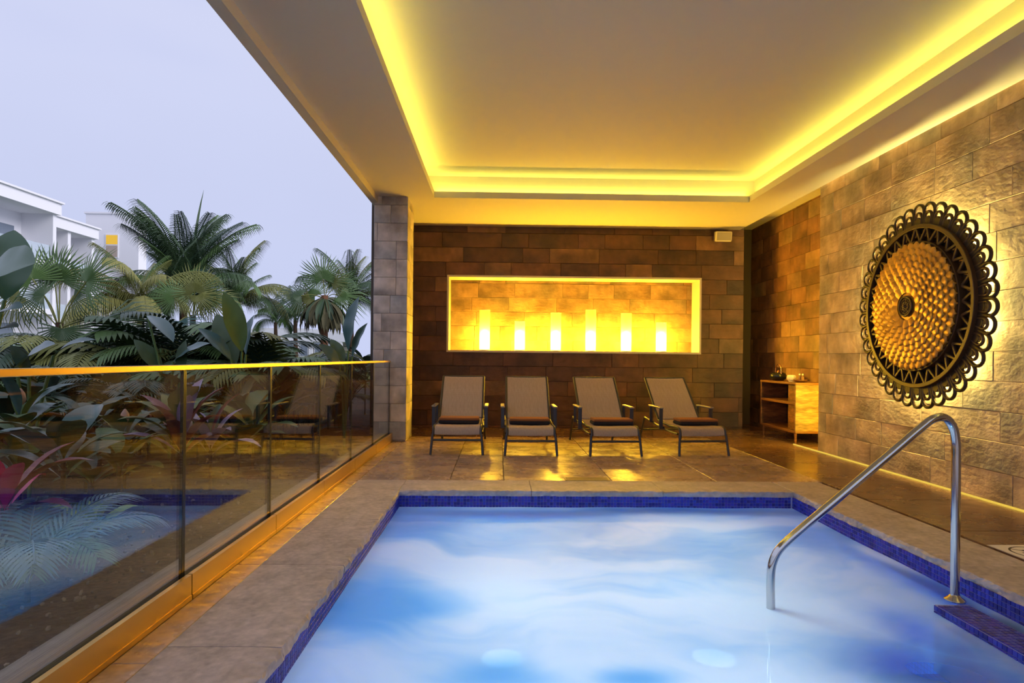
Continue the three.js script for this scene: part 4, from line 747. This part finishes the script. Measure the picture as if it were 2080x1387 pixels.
paddlePlant('banana plant with huge dark leaf at the left beside the hotel', -3.9, [-60, 800], [[-40, 560, 78, 540, green.banana, paddle, 0.2, [0.1, 0.7, 0.8], 1.9], [10, 610, 30, 470, green.banana, paddle, -0.3, [0.6, 0.2, 0.8], 1.2], [-70, 690, 52, 632, green.blue, paddle, 0.3, [0, 1, 0.5], 1.3], [-80, 715, 42, 672, green.deep, paddle, 0.3, [0, 1, 0.3], 1.1]]);
paddlePlant('low blue green paddle leaves just above the handrail in front of the fan palm', -4.6, [60, 830], [[35, 752, 118, 702, green.blue, paddle, 0.2, [-0.2, 1, 0.7], 1.2], [110, 722, 198, 694, green.blue, paddleSlim, 0.1, [0, 1, 0.6], 1], [60, 760, 20, 700, green.deep, paddle, 0.1]]);
paddlePlant('arching grey green paddle leaf in front of the small fan palm', -6.5, [345, 830], [[300, 640, 352, 700, green.blue, paddleSlim, 0.3, [0.4, 1, 0.4], 1.3], [352, 735, 430, 700, green.blue, paddle, 0.1], [330, 760, 270, 690, green.dark, paddle, 0.1], [370, 760, 380, 690, green.dark, paddle, 0]]);
paddlePlant('upright bright green paddle leaf standing before the olive palm', -6.8, [488, 840], [[492, 715, 452, 592, green.mid, paddle, 0.1, [0.7, 0.2, 0.8], 0.9], [500, 720, 520, 640, green.blue, paddle, -0.2, [-0.5, 0.3, 0.8], 0.8], [470, 730, 400, 668, green.blue, paddle, 0.2], [480, 740, 440, 640, green.dark, paddle, -0.3]]);
paddlePlant('blue grey strelitzia leaves next to the stone column', -7.4, [700, 850], [[708, 712, 734, 602, green.blue, paddle, 0.1, [-0.6, 0.2, 0.8], 0.8], [716, 724, 750, 656, green.blue, paddle, 0.1, [-0.4, 0.6, 0.8], 0.8], [690, 742, 646, 700, green.blue, paddle, 0.2, [0.2, 0.9, 0.8], 1.3], [700, 738, 672, 690, green.dark, paddle, -0.2]]);

// arching leafy palms low behind the rail
const frondWide = featherGeo(1.0, { ll: 0.34, n: 13, lw: 0.045, arch: 1.3, e0: 0.95, droop: 0.45, from: 0.25, sweep: 0.9 }), frondFine = featherGeo(1.0, { ll: 0.30, n: 22, lw: 0.022, arch: 1.5, e0: 1.0, droop: 0.4, from: 0.2 });
function lowPalm(label, px, z, size, n, mats, geo, base = 0.0, group) {
  const c = onZ(px, 760, z), t = thing('parlour_palm', label, 'palm', [c.x, base, c.z], 0, group);
  for (let i = 0; i < n; i++) { const f = part('frond', geo, pick(mats), t, [0, 0.35 * size, 0]); f.rotation.set(rr(-0.25, 0.2), i / n * Math.PI * 2 + rr(-0.4, 0.4), 0); f.scale.setScalar(size * rr(0.8, 1.15)); }
  part('stem', bar([0, -0.1, 0], [0, 0.38 * size, 0], 0.02 * size), bark, t);
}
lowPalm('dark parlour palm with arching fronds left of the yellowing palm', 205, -6.2, 0.95, 12, [green.deep, green.dark], frondFine);
lowPalm('dark parlour palm with arching fronds under the yellowing palm', 285, -6.8, 1.0, 12, [green.deep, green.dark, green.blue], frondFine);
lowPalm('broad leaflet palm fanning out before the pavilion', 505, -7.4, 1.25, 12, [green.dark, green.mid, green.blue], frondWide);
lowPalm('broad leaflet palm in front of the pavilion windows', 560, -8.6, 1.05, 10, [green.dark, green.mid], frondWide);
lowPalm('parlour palm in front of the skirted fan palm trunk', 605, -8.4, 0.9, 10, [green.dark, green.mid], frondWide);
lowPalm('parlour palm below the olive palm', 440, -8.2, 1.25, 12, [green.blue, green.dark, green.mid], frondFine);
lowPalm('parlour palm at the foot of the fan palm near the hotel', 60, -7.0, 1.15, 12, [green.dark, green.mid], frondFine);
lowPalm('parlour palm under the arching grey green leaf', 365, -7.8, 1.15, 12, [green.dark, green.blue, green.mid], frondWide);
lowPalm('fine leaved palm close to the column under the strelitzia', 668, -9.2, 0.7, 10, [green.dark, green.olive], frondFine);
lowPalm('fern palm just outside the nearest glass, the glass reflection coloured into its grey green fronds', 60, -2.75, 0.60, 13, [green.pale, green.blue, green.mid], frondFine, -0.12);

// cordylines and other leafy plants seen through the glass
const sword = bladeGeo(1, 0.20, { e0: 1.05, arch: 0.9, fold: 0.35, n: 8, fat: 0.5, stalk: 0.12 }), swordB = bladeGeo(1, 0.24, { e0: 0.75, arch: 1.3, fold: 0.3, n: 8, fat: 0.5, stalk: 0.1, wave: 0.03 }), ovate = bladeGeo(1, 0.42, { e0: 0.8, arch: 1.1, fold: 0.2, n: 8, fat: 0.42, stalk: 0.22 });
function rosette(name, label, category, pos, size, n, mats, geos, height, group, tilt = 0.35) {
  const t = thing(name, label, category, pos, rnd() * 6, group);
  for (let i = 0; i < n; i++) { const k = i / n, m = part('leaf', pick(geos), pick(mats), t, [0, height * (0.75 + 0.25 * k), 0]); m.rotation.set(-tilt * k + rr(-0.15, 0.15), i * 2.4, 0, 'YXZ'); m.scale.setScalar(size * rr(0.8, 1.15)); }
  part('stem', bar([0, -0.08, 0], [0, height, 0], 0.012), bark, t);
  return t;
}
const ground = (px, py) => { const d = rayOf(px, py), t = -(EYE - 0.03) / d.y; return V(d.x * t, 0, d.z * t); };
const beside = (px, z) => { const c = onZ(px, 760, z); return [c.x, 0, c.z]; };
rosette('cordyline', 'magenta cordyline with long pink leaves just outside the nearest glass', 'plant', beside(10, -3.0), 0.42, 11, [green.magenta, green.magenta, green.magenta, green.maroon], [sword, swordB], 0.36);
rosette('cordyline', 'maroon cordyline behind the dark gap between two glass panels', 'plant', beside(372, -4.6), 0.48, 11, [green.maroon, green.maroon, green.lilac], [sword, swordB], 0.44);
rosette('cordyline', 'purple cordyline with pale lilac leaves next to the maroon one', 'plant', beside(430, -5.0), 0.46, 11, [green.lilac, green.maroon, green.lilac, green.dark], [sword, swordB], 0.38);
rosette('canna', 'bright lime green leafed canna low behind the nearest glass', 'plant', beside(200, -3.5), 0.34, 7, [green.lime], [sword, swordB], 0.12);
const budA = rosette('ginger_plant', 'broad leafed ginger with a pink flower bud at the left under the rail', 'plant', beside(42, -4.2), 0.40, 9, [green.dark, green.mid, green.blue], [ovate, sword], 0.66);
const bud = new THREE.LatheGeometry([[0, 0], [0.02, 0.01], [0.034, 0.04], [0.026, 0.08], [0.008, 0.11], [0, 0.115]].map((p) => new THREE.Vector2(...p)), 12), budMat = std({ color: lin(0.62, 0.36, 0.28), roughness: 0.5 });
part('flower_bud', bud, budMat, budA, [0, 0.74, 0]);
const budB = rosette('ginger_plant', 'broad leafed ginger with a pink flower bud behind the lime green canna', 'plant', beside(255, -4.8), 0.36, 9, [green.dark, green.mid], [ovate, sword], 0.46);
part('flower_bud', bud, budMat, budB, [0, 0.56, 0]);
rosette('ginger_plant', 'grey leafed ginger leaning towards the middle glass panels', 'plant', beside(515, -6.0), 0.52, 9, [green.mid, green.olive, green.dark], [sword, ovate], 0.42);
// thick undergrowth
const kinds = [[[green.dark, green.deep, green.mid], [ovate]], [[green.dark, green.mid, green.blue], [ovate, swordB]], [[green.deep, green.dark], [sword, swordB]], [[green.olive, green.dark, green.mid], [ovate, sword]]];
let planted = 0; const taken = [];
for (let k = 0; k < 900 && planted < 165; k++) {
  const z = -2.2 - Math.pow(rnd(), 0.8) * 9.5, px = rr(-200, 752), c = onZ(px, 760, z);
  if (c.x > -2.35 || c.x > XE - 0.55 || (z > -3.4 && c.x > -2.75) || taken.some(([a, b]) => Math.hypot(a - c.x, b - c.z) < 0.36)) continue;
  taken.push([c.x, c.z]);
  const far = Math.min(1, (-z - 2) / 8), [mats, geos] = kinds[planted % 4];
  rosette('undergrowth_plant', ['dark broad leafed undergrowth plant in the garden bed', 'blue green broad leafed undergrowth plant in the garden bed', 'dark sword leafed undergrowth plant in the garden bed', 'olive leafed undergrowth plant in the garden bed'][planted % 4], 'plant', [c.x, 0, c.z], rr(0.28, 0.46) * (1 + 0.35 * far), 10, mats, geos, rr(0.12, 0.42) * (1 + 1.2 * far), ['dark broad leafed undergrowth', 'blue green undergrowth', 'sword leafed undergrowth', 'olive undergrowth'][planted % 4]);
  planted++;
}
// taller greenery that fills the view above the rail
for (let i = 0; i < 18; i++) {
  const px = [15, 95, 150, 240, 325, 400, 455, 510, 540, 565, 25, 180, 260, 350, 425, 500, 540, 570][i], z = (i < 10 ? -7.6 : -10.2) - rnd() * 1.6;
  lowPalm(i < 10 ? 'leafy garden palm rising above the rail in front of the tall palms' : 'leafy garden palm half hidden behind the front greenery', px, z, rr(1.25, 1.6) * (px > 480 ? 0.8 : 1), 11, [green.dark, green.mid, green.deep, green.olive], i % 2 ? frondFine : frondWide, 0.15, i < 10 ? 'garden palms above the rail' : 'garden palms behind');
}
// tall reeds and hedge near the column and far bushes on the lawn edge
const reed = bladeGeo(1, 0.05, { e0: 1.45, arch: 0.8, fold: 0.5, n: 6, fat: 0.4 });
for (let i = 0; i < 16; i++) {
  const c = onZ(540 + i * 10 + rr(-6, 6), 760, -9.2 - rnd() * 3), t = thing('reed_clump', 'clump of tall thin golden reeds close to the stone column', 'plant', [c.x, 0, c.z], rnd() * 6, 'reeds near the column');
  const list = []; for (let k = 0; k < 26; k++) list.push(reed.clone().applyMatrix4(new THREE.Matrix4().makeRotationY(k * 2.4).multiply(new THREE.Matrix4().makeScale(1, rr(0.8, 1.2), 1).setPosition(0, 0, rr(0, 0.12)))));
  part('blades', merge(list), pick([green.olive, green.gold, green.dead]), t);
}
const bushLeaf = bladeGeo(0.16, 0.075, { e0: 0.4, arch: 0.8, fold: 0.2, n: 2 });
for (let i = 0; i < 18; i++) {
  const z = -21 - (i % 2) * 5 - rnd() * 2, c = onZ(-90 + i * 51, 740, z), t = thing('hedge_bush', 'rounded green bush at the far edge of the lawn', 'bush', [c.x, -0.06, c.z], rnd() * 6, 'bushes along the lawn'), list = [], R = rr(0.7, 0.95);
  for (let k = 0; k < 420; k++) { const a = rnd() * 6.283, y = rnd(), r = R * Math.sqrt(1 - y * y * 0.9) * rr(0.7, 1.02), e = new THREE.Object3D(); e.position.set(Math.sin(a) * r, y * R * 1.1, Math.cos(a) * r); e.rotation.set(rr(-1, 0.6), a + rr(-0.6, 0.6), rr(-0.8, 0.8), 'YXZ'); e.scale.setScalar(rr(0.9, 1.7)); e.updateMatrix(); list.push(bushLeaf.clone().applyMatrix4(e.matrix)); }
  part('foliage', merge(list), pick([green.dark, green.mid, green.olive]), t);
  part('stem', bar([0, -0.1, 0], [0, R * 0.6, 0], 0.05), bark, t);
}

scene.traverse((o) => { if (o.isMesh) { o.castShadow = true; o.receiveShadow = true; } });
renderer.render(scene, camera);
